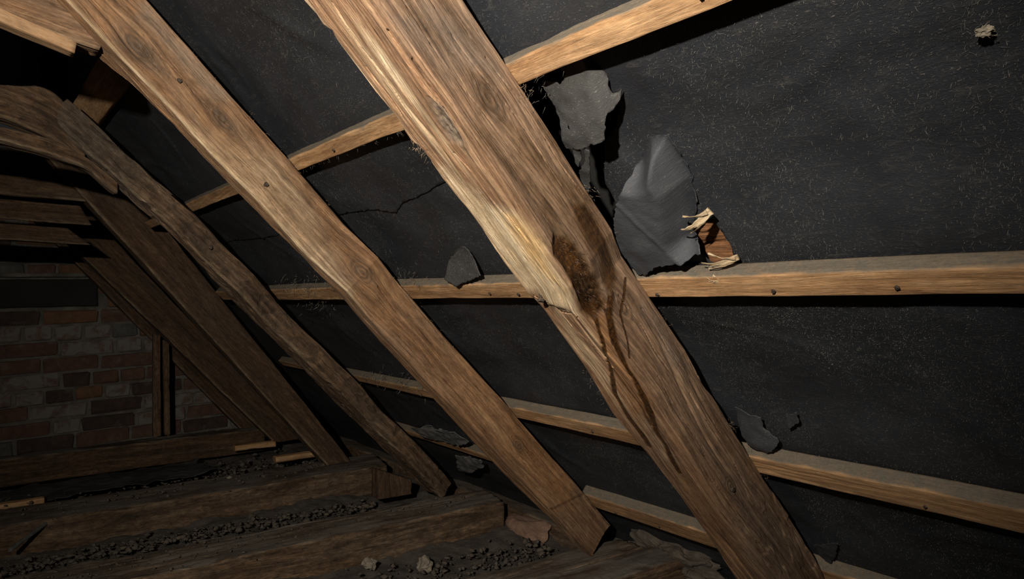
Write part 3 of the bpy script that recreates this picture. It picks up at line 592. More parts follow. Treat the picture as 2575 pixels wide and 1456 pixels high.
for s, v in ((0.142, 0.029), (-0.049, 0.041)):
    nail(r2, roof(s, np.interp(s, *zip(*YB2)), v), -YV, 0.004, 0.002)
edge = [(roof(s, np.interp(s, *zip(*YB2)), 0.086), -YV*0.9+SD*0.5) for s in np.linspace(-.1, .6, 20)]
splinters(r2, 'splinter', edge, 90, 0.005, 0.004, M['hair'], 14, 0.00025, kind='stuff')

def paint_r3(S, V, FI, g, seed):
    f = FI <= 1
    g['grey'] = np.where(f, 0.9*sstep(0.15, -0.05, S)+0.45*sstep(-0.2, 0.3, perlin(S*5, V*20, 3.0)), 0.6); g['grey'] = np.clip(g['grey'], 0, 1)
    g['knot'] = np.maximum(g['knot'], np.where(f, 0.8*sstep(0.28, 0.5, perlin(S*30, V*45, 8.0)), 0))
    g['pale'] = np.where(f, 0.25*np.exp(-((V+0.004)/0.008)**2), 0)
    g['disp'] = np.where(f, 0.004*fbm(S*7, V*18, 6.0, 3)-0.003*sstep(0.25, 0.4, perlin(S*30, V*45, 8.0)), 0)
YL3 = [(-.24, 1.755), (-0.055, 1.733), (0.05, 1.726), (0.161, 1.72), (0.251, 1.735), (0.389, 1.785), (0.562, 1.822), (0.82, 1.885), (1.018, 1.91), (1.32, 1.95)]
YB3 = [(-.24, 1.70), (-.07, 1.675), (0.015, 1.655), (0.15, 1.655), (.24, 1.675), (.35, 1.665), (.46, 1.71), (.58, 1.715), (.74, 1.73), (.9, 1.765), (1.05, 1.77), (1.32, 1.84)]
r3 = rafter('dull brown third rafter, gnarled, its foot behind the long notched joist', YL3, YB3, 0.056, stations(-0.175, 1.30, 500), (40, 54, 8, 10), M['rafter_c'],
            rc=(0.006, 0.010, 0.006, 0.006), paint=paint_r3, amp=(0.0028, 0.0008), seed=8.0, knots=((0.0, 0.03, 0.03, 0.015), (0.22, 0.02, 0.03, 0.012), (.6, .03, .03, .012)))
nail(r3, roof(0.235, 1.67, 0.03), -YV, 0.005, 0.002)

def beam(name, label, cat, A0, A1, B0, B1, thick, n, m, mat, group=None, **kw):
    """a timber whose camera-side face runs between two edges: A0-A1 (inner/upper edge) and B0-B1 (outer/lower edge), thick along 'tv'"""
    tv = np.array(kw.pop('tv', (0, 1, 0)), float)*thick; t = np.linspace(0, 1, n)[:, None]
    A0, A1, B0, B1 = [np.array(q, float) for q in (A0, A1, B0, B1)]
    a, b_ = A0+(A1-A0)*t, B0+(B1-B0)*t; bow = kw.pop('bow', 0.0)
    if bow: off = bow*np.sin(np.pi*t)*np.array([[0, 0, 1.0]]); a = a+off; b_ = b_+off
    c = np.stack([a+tv, a, b_, b_+tv], 1); ln = np.linalg.norm((A1+B1-A0-B0)/2)
    o = loft(name, c, np.linspace(0, ln, n), m, mat, c[n//2].mean(0), **kw)
    return tag(o, label, cat, group) if label else o
def W(x, y, z): return (x, y, z+CAMZ)

def paint_gn(S, V, FI, g, seed):
    f = FI <= 1
    g['grey'] = np.clip(0.5*sstep(-0.2, 0.4, perlin(S*4, V*16, seed+3.0)), 0, 1); g['knot'] = np.maximum(g['knot'], 0.7*sstep(0.35, 0.55, perlin(S*24, V*40, seed+8.0)))
    g['pale'] = np.where(f, 0.22*np.exp(-(V/0.007)**2), 0); g['disp'] = np.where(f, 0.003*fbm(S*6, V*16, seed+6.0, 3), 0)
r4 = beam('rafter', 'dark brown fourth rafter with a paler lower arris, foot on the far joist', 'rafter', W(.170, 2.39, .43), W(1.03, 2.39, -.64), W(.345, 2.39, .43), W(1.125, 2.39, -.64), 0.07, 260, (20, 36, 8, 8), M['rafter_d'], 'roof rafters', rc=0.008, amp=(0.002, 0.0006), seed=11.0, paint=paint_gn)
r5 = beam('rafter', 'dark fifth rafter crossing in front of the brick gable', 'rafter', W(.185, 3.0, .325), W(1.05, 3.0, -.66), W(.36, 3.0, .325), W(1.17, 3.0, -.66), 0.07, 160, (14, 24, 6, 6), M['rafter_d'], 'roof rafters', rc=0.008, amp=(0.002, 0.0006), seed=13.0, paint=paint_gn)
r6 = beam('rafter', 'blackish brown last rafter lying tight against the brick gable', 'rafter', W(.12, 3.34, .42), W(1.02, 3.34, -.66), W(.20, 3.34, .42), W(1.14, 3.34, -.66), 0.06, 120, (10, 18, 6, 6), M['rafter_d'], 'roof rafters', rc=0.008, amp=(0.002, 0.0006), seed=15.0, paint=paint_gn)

# collars at the heads of the rafters
COLL = 'collar timbers at the rafter heads'
beam('collar_tie', 'broad tan collar plank fixed to the head of the knotty second rafter', 'collar tie', W(-0.9, 1.115, .56), W(.150, 1.115, .352), W(-0.9, 1.115, .70), W(.20, 1.115, .47), 0.045, 160, (16, 40, 8, 8), M['rafter_b'], COLL, rc=0.006, amp=(0.002, 0.0006), seed=21.0, paint=paint_gn)
beam('collar_rail', 'thin reddish rail with a sawn end under the broad tan collar plank', 'rail', W(-0.9, 1.095, .640), W(.118, 1.095, .335), W(-0.9, 1.095, .665), W(.121, 1.095, .352), 0.03, 160, (10, 14, 6, 6), M['batten'], COLL, rc=0.003, amp=(0.001, 0.0004), seed=23.0, grey=0.5)
def limb(name, label, cat, low_, top_, y, thick, seed, m):
    x1 = min(low_[-1][0], top_[-1][0]); X = np.concatenate([np.linspace(-0.9, 0.0, 60)[:-1], np.linspace(0.0, x1, 70)]); lo = np.interp(X, *zip(*low_))+CAMZ; hi = np.interp(X, *zip(*top_))+CAMZ
    k = np.ones(9)/9; lo = np.convolve(np.pad(lo, 4, 'edge'), k, 'valid'); hi = np.convolve(np.pad(hi, 4, 'edge'), k, 'valid'); yv = y+0.045*sstep(0.10, x1, X)
    c = np.stack([np.stack([X, yv+thick, lo], 1), np.stack([X, yv, lo], 1), np.stack([X, yv, hi], 1), np.stack([X, yv+thick, hi], 1)], 1)
    o = loft(name, c, X+0.9, m, M['rafter_c'], c[60].mean(0), rc=0.008, amp=(0.003, 0.0008), seed=seed, paint=paint_gn, grey=0.6); return tag(o, label, cat, COLL)
limb('collar_tie', 'thick greyish upper limb running left from the head of the gnarled third rafter', 'collar tie', ((-.9, .36), (.054, .356), (.145, .327), (.20, .285)), ((-.9, .40), (.055, .422), (.125, .432), (.150, .425), (.20, .375)), 1.664, 0.06, 25.0, (16, 40, 8, 8))
limb('collar_rail', 'slim greyish lower limb below the slot at the third rafter head', 'rail', ((-.9, .36), (.054, .309), (.20, .277), (.26, .225)), ((-.9, .40), (.054, .340), (.145, .325), (.22, .29), (.26, .255)), 1.660, 0.05, 27.0, (12, 20, 8, 8))
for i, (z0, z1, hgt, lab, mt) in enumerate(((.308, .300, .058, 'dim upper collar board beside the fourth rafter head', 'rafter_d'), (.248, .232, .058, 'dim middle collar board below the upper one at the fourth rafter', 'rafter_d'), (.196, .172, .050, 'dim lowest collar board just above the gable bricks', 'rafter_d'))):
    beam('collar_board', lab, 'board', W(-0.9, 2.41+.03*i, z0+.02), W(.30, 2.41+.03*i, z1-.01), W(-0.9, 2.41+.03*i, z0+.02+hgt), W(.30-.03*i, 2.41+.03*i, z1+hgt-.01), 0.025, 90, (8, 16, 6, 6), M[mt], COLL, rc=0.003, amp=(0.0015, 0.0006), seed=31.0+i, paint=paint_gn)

# ---------------------------------------------------------------- battens
def batten(label, s0, s1, t0, t1, y0, y1, n, m, seed, thick=0.022, h0=0.0935, wob=0.002, dust=True):
    y = np.linspace(y0, y1, n); wv = lambda q: wob*perlin(y*2.3, q+seed, 0.5)+0.0012*perlin(y*14, q+seed, 1.5)
    up = np.interp(y, (0.2, 1.8), (s0, s1))+wv(0.3); lo = np.interp(y, (0.2, 1.8), (t0, t1))+wv(5.3)
    c = np.stack([roof(lo, y, h0), roof(up, y, h0), roof(up, y, h0+thick), roof(lo, y, h0+thick)], 1)
    o = loft('roof_batten', c, y-y0, m, M['batten'], c[n//2].mean(0), rc=0.0022, amp=(0.0006, 0.0003), seed=seed, dustface=(1,) if dust else None)
    return tag(o, label, 'batten', 'roof battens')
bA = batten('upper sawn batten behind the rafters, above the torn felt flap', 0.138, 0.139, 0.163, 0.164, -0.7, 2.3, 700, (16, 16, 6, 6), 41.0, 0.024)
bB = batten('middle sawn batten running level across, below the torn felt flap', 0.441, 0.441, 0.471, 0.480, -0.7, 2.35, 700, (18, 14, 6, 6), 43.0, 0.021)
bC = batten('lower sawn batten slanting down to the right edge, second from the bottom', 0.813, 0.806, 0.864, 0.835, -0.7, 2.5, 700, (22, 16, 6, 6), 45.0, 0.023)
bD = batten('lowest dusty batten above the eaves, between the nearest and second rafters', 1.150, 1.148, 1.222, 1.195, -0.3, 1.16, 420, (26, 16, 6, 6), 47.0, 0.026)
bU = batten('wide dim batten at the top left between the second and third rafters', -0.178, -0.178, -0.118, -0.112, 1.20, 2.1, 160, (16, 10, 6, 6), 49.0, 0.022, dust=False)
bE = batten('short dim lowest batten running from behind the second rafter past the third', 1.105, 1.09, 1.14, 1.12, 1.24, 2.3, 160, (10, 8, 6, 6), 51.0, 0.022)
for o, lst in ((bA, ((.150, .30), (.152, .95))), (bB, ((.462, .375), (.459, .255), (.463, .79), (.461, .86), (.466, .528))), (bC, ((.846, .335), (.835, .9))), (bD, ((1.19, .95), (1.195, 1.08)))):
    for s, y in lst: nail(o, roof(s, y, 0.093), -NV, 0.0025, 0.002, 0.3)
edge = [(roof(0.165, y, 0.094), SD*0.9-NV*0.2) for y in np.linspace(.7, 1.12, 14)]
splinters(bA, 'splinter', edge, 40, 0.006, 0.003, M['fluff'], 16, 0.0003, kind='stuff')

# ---------------------------------------------------------------- roofing felt
BAT = [(-0.145, 0.03), (0.151, 0.013), (0.458, 0.017), (0.838, 0.024), (1.185, 0.035)]
def felt_h(s, y):
    """felt pressed by the battens, bellying outwards between them, with creases"""
    d = np.full(np.shape(s), 9.0)
    for c0, hw in BAT: d = np.minimum(d, np.maximum(np.abs(s-c0)-hw-0.004, 0))
    sag = sstep(0.0, 0.11, d)
    cr1 = np.exp(-((perlin(s*3.1+y*1.9, y*2.2-s*1.4, 4.4)-0.05)/0.06)**2)
    cr2 = np.exp(-((perlin(s*5.1-y*2.9, y*4.2+s*2.4, 14.4))/0.07)**2)
    return 0.1185+sag*(0.012+0.007*fbm(s*3.5, y*3.5, 2.2, 3)-0.0035*cr1-0.002*cr2)+sstep(0, 0.02, d)*0.0010*fbm(s*24, y*24, 6.0, 3)+0.085*sstep(1.95, 2.3, y)*sstep(0.7, 0.1, s)
def jag(poly, step, amp, seed):
    P = np.array(poly, float); out = []
    for k in range(len(P)):
        a, b_ = P[k], P[(k+1) % len(P)]; L_ = np.hypot(*(b_-a)); n = max(1, int(L_/step)); nrm_ = np.array([-(b_-a)[1], (b_-a)[0]])/(L_+1e-9)
        for q in range(n):
            t = q/n; p = a+(b_-a)*t; out.append(p+nrm_*amp*float(fbm(p[0]*160, p[1]*160, seed, 3)))
    return np.array(out)
def sheet(name, parent, outline, holes, hfun, res, mat, seed, thick=0.0012, jamp=0.002, offset=0.0, wear_light=None):
    O = jag(outline, res*1.2, jamp, seed); H = [jag(h, res*1.2, 0.003, seed+3) for h in holes]
    s0, y0 = O.min(0)-res*2; s1, y1 = O.max(0)+res*2
    ss, ys = np.arange(s0, s1, res), np.arange(y0, y1, res); S, Y = np.meshgrid(ss, ys, indexing='ij'); n0, n1 = S.shape
    def clip_to(poly, keep_in, S, Y):
        best = np.full(S.shape, 9.0); NX, NY = S.copy(), Y.copy(); ins = np.zeros(S.shape, bool); Q = np.roll(poly, -1, 0); R3_ = 3*res
        for (ax, ay), (bx, by) in zip(poly, Q):
            dx, dy = bx-ax, by-ay; lo, hi = min(ay, by), max(ay, by)
            j0, j1 = np.searchsorted(ys, lo), np.searchsorted(ys, hi)
            if j1 > j0:                                    # crossing test for the grid columns this edge spans
                xc = ax+(ys[j0:j1]-ay)*dx/(dy+1e-15); i1 = np.searchsorted(ss, xc)
                for jj, ii in zip(range(j0, j1), i1): ins[:ii, jj] ^= True
            i0, i1 = np.searchsorted(ss, min(ax, bx)-R3_), np.searchsorted(ss, max(ax, bx)+R3_); j0, j1 = np.searchsorted(ys, lo-R3_), np.searchsorted(ys, hi+R3_)
            px, py = S[i0:i1, j0:j1], Y[i0:i1, j0:j1]
            if px.size == 0: continue
            t = np.clip(((px-ax)*dx+(py-ay)*dy)/(dx*dx+dy*dy+1e-15), 0, 1); qx, qy = ax+t*dx, ay+t*dy; d = np.hypot(px-qx, py-qy)
            m_ = d < best[i0:i1, j0:j1]; best[i0:i1, j0:j1][m_] = d[m_]; NX[i0:i1, j0:j1][m_] = qx[m_]; NY[i0:i1, j0:j1][m_] = qy[m_]
        return (ins if keep_in else ~ins), NX, NY, best
    S0, Y0 = S.copy(), Y.copy(); facek = np.ones((n0-1, n1-1), bool)
    for poly, ki in [(O, True)]+[(h, False) for h in H]:
        good, NX, NY, DD = clip_to(poly, ki, S0, Y0)
        any_in = good[:-1, :-1] | good[1:, :-1] | good[1:, 1:] | good[:-1, 1:]; facek &= any_in
        mv = ~good & (DD < res*2.2); S = np.where(mv, NX, S); Y = np.where(mv, NY, Y)
    P = roof(S, Y, hfun(S, Y)+offset); idx = np.arange(n0*n1).reshape(n0, n1)
    F = np.stack([idx[:-1, :-1], idx[1:, :-1], idx[1:, 1:], idx[:-1, 1:]], 2)[facek]
    used = np.unique(F); rm = np.full(n0*n1, -1); rm[used] = np.arange(len(used)); F = rm[F]; Vv = P.reshape(-1, 3)[used]
    gc = np.stack([S, Y, np.full_like(S, seed)], 2).reshape(-1, 3)[used]; org = Vv.mean(0)
    wr = np.zeros_like(S) if wear_light is None else wear_light(S, Y); wr = np.repeat(wr.reshape(-1)[used][:, None], 3, 1)
    me = mesh_from(Vv, F, org, True, {'gc': gc, 'wear_light': wr}); o = link(name, me, mat, parent, Vector(org))
    md = o.modifiers.new('thickness', 'SOLIDIFY'); md.thickness = thick; md.offset = 0.0
    return o
def fibres(parent, n, region, hfun, seed, length=(0.0012, 0.0075), width=0.00010, base_ang=0.12, spread=0.5, mask=None, off=-0.0009, mat='fibre', name='fibre'):
    """pale hairs caught in the felt surface: countless, one mesh"""
    rnd = np.random.RandomState(seed); (sa, sb, ya, yb) = region
    s = rnd.uniform(sa, sb, n*4); y = rnd.uniform(ya, yb, n*4)
    dens = sstep(-0.35, 0.55, fbm(s*5, y*5, seed*1.3, 3)+0.25*rnd.normal(size=s.shape))
    if mask is not None: dens = dens*mask(s, y)
    k = np.where(rnd.rand(len(s)) < dens)[0][:n]; s, y = s[k], y[k]; n = len(k)
    a = base_ang+spread*rnd.normal(size=n); L_ = length[0]+(length[1]-length[0])*rnd.rand(n)**3.5; cu = rnd.normal(size=n)*0.45; w_ = width*(0.55+1.1*rnd.rand(n)**2)
    rows = []
    for q in range(5):
        f = q/4-0.5; aa = a+cu*f*2; s_ = s+np.cos(a)*L_*f-np.sin(a)*cu*L_*f*f; y_ = y+np.sin(a)*L_*f+np.cos(a)*cu*L_*f*f
        h = hfun(s_, y_)+off-0.0012*(1-4*f*f)*rnd.rand(n); ww = w_*(1-3.2*f*f)
        rows.append(roof(s_-np.sin(aa)*ww, y_+np.cos(aa)*ww, h)); rows.append(roof(s_+np.sin(aa)*ww, y_-np.cos(aa)*ww, h))
    V = np.stack(rows, 1).reshape(-1, 3); b0 = np.arange(n)[:, None]*10
    F = np.concatenate([np.stack([b0[:, 0]+2*q, b0[:, 0]+2*q+1, b0[:, 0]+2*q+3, b0[:, 0]+2*q+2], 1) for q in range(4)])
    org = V.mean(0); o = link(name, mesh_from(V, F, org), M[mat], parent, Vector(org)); o['kind'] = 'stuff'; return o

# lower sheet: from under the upper batten down to the eaves
low = sheet('roofing_felt', None, [(0.10, -0.75), (0.10, 3.4), (1.62, 3.4), (1.62, -0.75)], [FE['hole1'], FE['hole2'], FE['hole3']], felt_h, 0.0055, M['felt'], 1.0)
tag(low, 'large black felt sheet of the lower slope, torn open beside the nearest rafter', 'roofing felt')
# upper sheet laps over it; its lower edge shows as a ragged line between the first two rafters
lap = FE['lap']; edge_l = [(0.153, -0.75), (0.153, 0.50), (0.20, 0.58), (0.245, 0.68)]+lap[::-1]+[(0.30, 1.4), (0.29, 1.9), (0.30, 2.6), (0.30, 3.4)]
up = sheet('roofing_felt', None, edge_l+[(-0.16, 3.4), (-0.18, 1.35), (-0.68, 1.25), (-0.68, -0.75)], [], felt_h, 0.0055, M['felt'], 2.0, offset=-0.0026, jamp=0.0025)
tag(up, 'black felt sheet of the upper slope ending in a ragged lap between two rafters', 'roofing felt')
hm = [np.array(FE['hole1']), np.array(FE['hole2']), np.array(FE['hole3'])]
def clear(s, y):
    m_ = np.ones(s.shape)
    for p in hm: m_ = np.where(seg_dist(s, y, p)[3], 0, m_)
    return m_
rt = lambda s, y: clear(s, y)*(y < 0.56)
fibres(low, 20000, (0.16, 0.80, -0.15, 0.56), felt_h, 3, mask=rt)
fibres(low, 8000, (0.80, 1.40, 0.0, 0.60), felt_h, 4, mask=rt, width=0.0002)
fibres(low, 7500, (0.28, 1.25, 0.60, 1.15), felt_h, 5, width=0.00016, length=(0.002, 0.011))
fibres(low, 2000, (0.28, 1.25, 1.15, 1.85), felt_h, 6, width=0.00024, length=(0.003, 0.015))
fibres(up, 4500, (-0.30, 0.15, 0.05, 0.55), lambda s, y: felt_h(s, y)-0.0026, 7)
fibres(up, 4000, (-0.30, 0.27, 0.60, 1.15), lambda s, y: felt_h(s, y)-0.0026, 8, width=0.00016, length=(0.002, 0.011))
# lint caught in clumps
fibres(low, 220, (0.505, 0.56, 0.25, 0.42), felt_h, 13, length=(0.002, 0.009), width=0.00018, spread=1.5)
fibres(low, 200, (0.56, 0.66, 0.26, 0.40), felt_h, 14, length=(0.002, 0.006), width=0.00022, spread=1.0)

# torn flaps: parts of the lower sheet, curling into the room
def bump2(s, y, c, r): return np.exp(-(((s-c[0])/r[0])**2+((y-c[1])/r[1])**2))
def h_f1(s, y): return 0.1135-0.020*sstep(0.165, 0.25, s)-0.006*np.sin((y-0.44)*45)*sstep(.17, .2, s)+0.003*np.abs(perlin(s*38+y*12, y*30-s*9, 7))+0.0015*fbm(s*40, y*40, 3, 2)+0.012*sstep(0.455, 0.435, y)
f1 = sheet('torn_flap', low, FE['flap1'], [FE['flapslit']], h_f1, 0.0022, M['felt_grey'], 5.0, 0.0014, 0.0022)
fibres(f1, 1300, (0.17, 0.25, 0.44, 0.53), h_f1, 21, mask=lambda s, y: 1.0*seg_dist(s, y, FE['flap1'])[3]*(~seg_dist(s, y, FE['flapslit'])[3]))
def h_f1b(s, y): return 0.098+0.10*(y-0.53)+0.002*fbm(s*40, y*40, 5, 2)
f1b = sheet('torn_strip', low, FE['flap1b'], [], h_f1b, 0.002, M['felt_grey'], 6.0, 0.0014, 0.002)
f1c = sheet('torn_strip', low, FE['flap1c'], [], h_f1b, 0.002, M['felt_grey'], 7.0, 0.0014, 0.002)
F2 = np.array(FE['flap2']); EDGE2 = F2[[22, 0, 1, 4, 9]]     # the side where the flap is still part of the sheet
def free2(s, y): return seg_dist(np.asarray(s, float), np.asarray(y, float), EDGE2, False)[0]
def h_f2(s, y):
    f = free2(s, y); t = sstep(0.0, 0.026, f)
    up_ = 0.090+0.010*sstep(0.50, 0.56, y)+0.0016*fbm(s*26, y*26, 9, 3)-0.0016*np.exp(-((y-0.485+0.35*(s-0.36))/0.003)**2)
    return (1-t)*(felt_h(s, y)-0.0016)+t*up_
f2 = sheet('torn_flap', low, FE['flap2'], [], h_f2, 0.0022, M['felt'], 8.0, 0.0010, 0.0022, wear_light=lambda s, y: 0.95*sstep(0.0, 0.012, free2(s, y))*(0.75+0.25*sstep(-.3, .4, fbm(s*18, y*18, 3.0, 3))))  # flap paler from wear and from painted-in light on its raised face
fibres(f2, 3200, (0.27, 0.45, 0.42, 0.56), h_f2, 22, mask=lambda s, y: 1.0*seg_dist(s, y, FE['flap2'])[3])
fibres(f2, 200, (0.425, 0.45, 0.535, 0.56), h_f2, 23, mask=lambda s, y: 1.0*seg_dist(s, y, FE['flap2'])[3], spread=1.5, width=0.0004)
def h_f3(s, y): return 0.112-0.030*sstep(0.38, 0.45, s)+0.0015*fbm(s*40, y*40, 2, 2)
f3 = sheet('felt_scrap', None, FE['flap3'], [], h_f3, 0.003, M['felt_grey'], 9.0, 0.0014, 0.002)
tag(f3, 'small grey felt scrap standing on the middle batten between the first two rafters', 'felt scrap')
fibres(f3, 350, (0.38, 0.45, 0.85, 0.98), h_f3, 24, mask=lambda s, y: 1.0*seg_dist(s, y, FE['flap3'])[3])
def h_f4(s, y): return 0.1115-0.012*sstep(0.73, 0.79, s)+0.003*fbm(s*30, y*30, 2, 2)
f4 = sheet('torn_flap', low, FE['flap4'], [], h_f4, 0.0025, M['felt'], 10.0, 0.0012, 0.003, wear_light=lambda s, y: 0*s+0.4)
f5 = sheet('torn_flap', low, FE['flap5'], [], lambda s, y: 0.112-0.25*(s-0.745)+0.002*fbm(s*40, y*40, 2, 2), 0.0025, M['felt'], 11.0, 0.0012, 0.002, wear_light=lambda s, y: 0*s+0.25)
f6 = sheet('torn_flap', low, FE['flap6'], [], lambda s, y: 0.108+0.003*fbm(s*40, y*40, 2, 2), 0.003, M['felt'], 12.0, 0.0012, 0.003, wear_light=lambda s, y: 0*s+0.3)
# lint edge along the lower lap between first and second rafter
fibres(up, 300, (0.10, 0.125, 0.75, 1.1), lambda s, y: felt_h(s, y)-0.003, 31, spread=1.4)

# red-brown board seen through the smaller tear, part of the roof boarding behind the felt
def board():
    n = 60; y = np.linspace(0.30, 0.52, n); s0 = 0.392+0.004*perlin(y*40, 1.0); s1 = 0.462+0.003*perlin(y*30, 2.0)
    c = np.stack([roof(s1, y, 0.1335), roof(s0, y, 0.1335), roof(s0, y, 0.153), roof(s1, y, 0.153)], 1)
    o = loft('sarking_board', c, y-y[0], (30, 8, 4, 4), M['board'], c[n//2].mean(0), rc=0.001, amp=(0.0012, 0.0005), seed=61.0)
    return tag(o, 'red-brown board showing through the smaller triangular tear in the felt', 'board')
board()
def sliver(label, base, tip, w_, seed, curl):
    """a ragged flake of split wood: a broad root breaking up into thin curled prongs"""
    b0, t0 = np.array(base), np.array(tip); ax = (t0-b0); L_ = np.linalg.norm(ax); ax /= L_; sd_ = np.cross(ax, NV); rnd = np.random.RandomState(int(seed))
    def one(o, d, ln, ww, ph, root):
        n = 22; t = np.linspace(0, 1, n); wd = ww*(1-t)**(0.55 if root else 0.9)*(1+0.35*perlin(t*7, seed+ph))+0.0003
        cen = o+d*(t*ln)[:, None]+sd_*(ww*1.1*(np.sin(t*3.2+ph)-math.sin(ph))*t+0.0007*perlin(t*6, ph+seed))[:, None]-NV*(curl*np.sin(t*2.6+0.3*ph))[:, None]; th = 0.00045+0.0003*(1-t)[:, None]
        fold = NV*(0.0010*np.sin(t*6+ph))[:, None]
        return np.stack([cen-sd_*wd[:, None]-NV*th+fold, cen+sd_*wd[:, None]-NV*th-fold, cen+sd_*wd[:, None]+NV*th-fold, cen-sd_*wd[:, None]+NV*th+fold], 1)[:, ::-1], t*ln
    c, tt = one(b0, ax, L_, w_, 0.3, True)
    o = loft('wood_splinter', c, tt, (8, 2, 8, 2), M['splinter'], b0, rc=0.0002, amp=(0.0006, 0.0004), seed=seed)
    tag(o, label, 'splinter', 'pale splinters at the torn felt')
    for k, (f, a2, l2, w2) in enumerate(((0.10, 0.28, 0.85, 0.5), (0.05, -0.30, 0.7, 0.45), (0.5, 0.25, 0.4, 0.3))):
        d = ax*math.cos(a2)+sd_*math.sin(a2); c, tt = one(b0+ax*L_*f+sd_*w_*0.4*np.sign(a2), d, L_*l2, w_*w2, 1.0+k, False)
        loft('prong', c, tt, (4, 2, 4, 2), M['splinter'], b0, rc=0.0002, amp=(0.0005, 0.0003), seed=seed+2+k, parent=o)
    return o
(a0, a1), (b0_, b1_) = FE['spl1'], FE['spl2']
sliver('pale wood splinter at the upper corner of the small triangular tear', roof(a1[0], a1[1], 0.108), roof(a0[0], a0[1], 0.098), 0.0042, 71.0, 0.005)
sliver('pale wood splinter lying along the bottom of the small triangular tear', roof(b1_[0], b1_[1], 0.108), roof(b0_[0], b0_[1], 0.100), 0.0036, 75.0, 0.004)
sliver('tiny pale splinter fallen on the batten under the small triangular tear', roof(0.452, 0.426, 0.098), roof(0.443, 0.445, 0.094), 0.0016, 79.0, 0.002)

def lump(name, label, cat, pos, size, mat, seed, sub=3, rough=0.25, parent=None, group=None, facets=0):
    bm = bmesh.new(); bmesh.ops.create_icosphere(bm, subdivisions=sub, radius=1.0)
    P = np.array([v.co[:] for v in bm.verts]); 
    if facets:
        rnd = np.random.RandomState(int(seed*10)); nr = rnd.normal(size=(facets, 3)); nr /= np.linalg.norm(nr, axis=1)[:, None]
        d = P@nr.T; lim = rnd.uniform(0.55, 0.85, facets)
        for k in range(facets): P = P-np.maximum(P@nr[k]-lim[k], 0)[:, None]*nr[k]
    P = P*(1+rough*fbm(P[:, 0]*1.6+seed, P[:, 1]*1.6, P[:, 2]*1.6, 3))[:, None]*np.array(size)
    for v, p in zip(bm.verts, P): v.co = Vector(p)
    me = bpy.data.meshes.new('m'); bm.to_mesh(me); bm.free()
    o = link(name, me, mat, parent, Vector(pos)); 
    if label: tag(o, label, cat, group)
    return o
c0 = FE['cocoon'][0]; cp = roof(c0[0], c0[1], float(felt_h(np.array(c0[0]), np.array(c0[1])))-0.006)
co = lump('cocoon', 'small pale papery cocoon stuck to the felt near the top right', 'cocoon', cp, (0.0030, 0.0055, 0.0030), M['stone'], 3.0, 3, 0.6)
splinters(co, 'wisp', [(cp, SD), (cp, YV), (cp, -YV)], 14, 0.007, 0.002, M['stone'], 41, 0.0006)

# ---------------------------------------------------------------- joists and floor timbers
def paint_joist(S, V, FI, g, seed):
    # face0 = top here, face1 = side towards the camera
    g['dust'] = np.where(FI == 0, 0.85*sstep(-0.4, 0.3, fbm(S*5, V*12, seed, 3)), 0)
    g['pale'] = np.where(FI <= 1, 0.30*np.exp(-(V/0.006)**2)*sstep(-0.1, 0.3, perlin(S*9, V*4, seed)), 0)
    g['damp'] = np.where(FI == 1, 0.7*sstep(0.0, 0.5, perlin(S*3.2, V*9, seed+4)), 0)
    g['grey'] = np.where(FI == 0, 0.8, 0.35*sstep(0, .4, perlin(S*4, V*11, seed+14)))
    g['knot'] = np.where(FI == 0, 0.8*sstep(0.42, 0.55, perlin(S*16, V*30, seed+8.0)), 0)
    chip = sstep(0.1, 0.45, perlin(S*10, V*20+3, seed+2))*np.exp(-(V/0.014)**2)
    g['disp'] = np.where(FI <= 1, 0.004*fbm(S*4, V*10, seed+6.0, 3)-0.008*chip-0.003*np.where(FI == 0, sstep(0.42, 0.55, perlin(S*16, V*30, seed+8.0)), 0), 0)
def joist(label, F0, F1, B0, B1, hgt, n, m, seed, mat='joist', **kw):
    """F = front top edge (towards camera), B = back top edge"""
    t = np.linspace(0, 1, n)[:, None]; F0, F1, B0, B1 = [np.array(W(*q), float) for q in (F0, F1, B0, B1)]
    f, b_ = F0+(F1-F0)*t, B0+(B1-B0)*t; dn = np.array([0, 0, -hgt])
    c = np.stack([b_, f, f+dn, b_+dn], 1); ln = np.linalg.norm(F1-F0)
    o = loft('ceiling_joist', c, np.linspace(0, ln, n), m, M[mat], c[n//2].mean(0)-np.array([0, 0, hgt/2]), rc=(0.006, 0.009, 0.005, 0.005), amp=(0.0022, 0.0008), seed=seed, paint=paint_joist, **kw)
    return tag(o, label, 'joist', 'floor joists')
JZ = -.64
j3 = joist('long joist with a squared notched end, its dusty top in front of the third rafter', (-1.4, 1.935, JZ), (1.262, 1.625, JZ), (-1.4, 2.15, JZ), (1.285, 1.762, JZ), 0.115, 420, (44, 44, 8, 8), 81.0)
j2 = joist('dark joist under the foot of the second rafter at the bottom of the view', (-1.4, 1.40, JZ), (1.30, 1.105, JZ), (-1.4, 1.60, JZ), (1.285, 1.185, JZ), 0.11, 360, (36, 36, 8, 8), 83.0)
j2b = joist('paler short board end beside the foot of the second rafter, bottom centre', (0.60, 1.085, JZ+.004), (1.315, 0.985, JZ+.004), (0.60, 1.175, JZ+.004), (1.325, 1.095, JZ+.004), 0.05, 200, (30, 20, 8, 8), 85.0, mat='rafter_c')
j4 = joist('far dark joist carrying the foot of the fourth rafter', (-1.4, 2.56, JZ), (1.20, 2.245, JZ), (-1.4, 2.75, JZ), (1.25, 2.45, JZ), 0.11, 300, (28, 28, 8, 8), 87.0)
j5 = joist('farthest tie timber laid level before the brick gable', (-1.4, 3.06, JZ+.085), (1.02, 3.04, JZ+.045), (-1.4, 3.14, JZ+.085), (1.02, 3.12, JZ+.045), 0.10, 200, (16, 24, 8, 8), 89.0, mat='rafter_d')
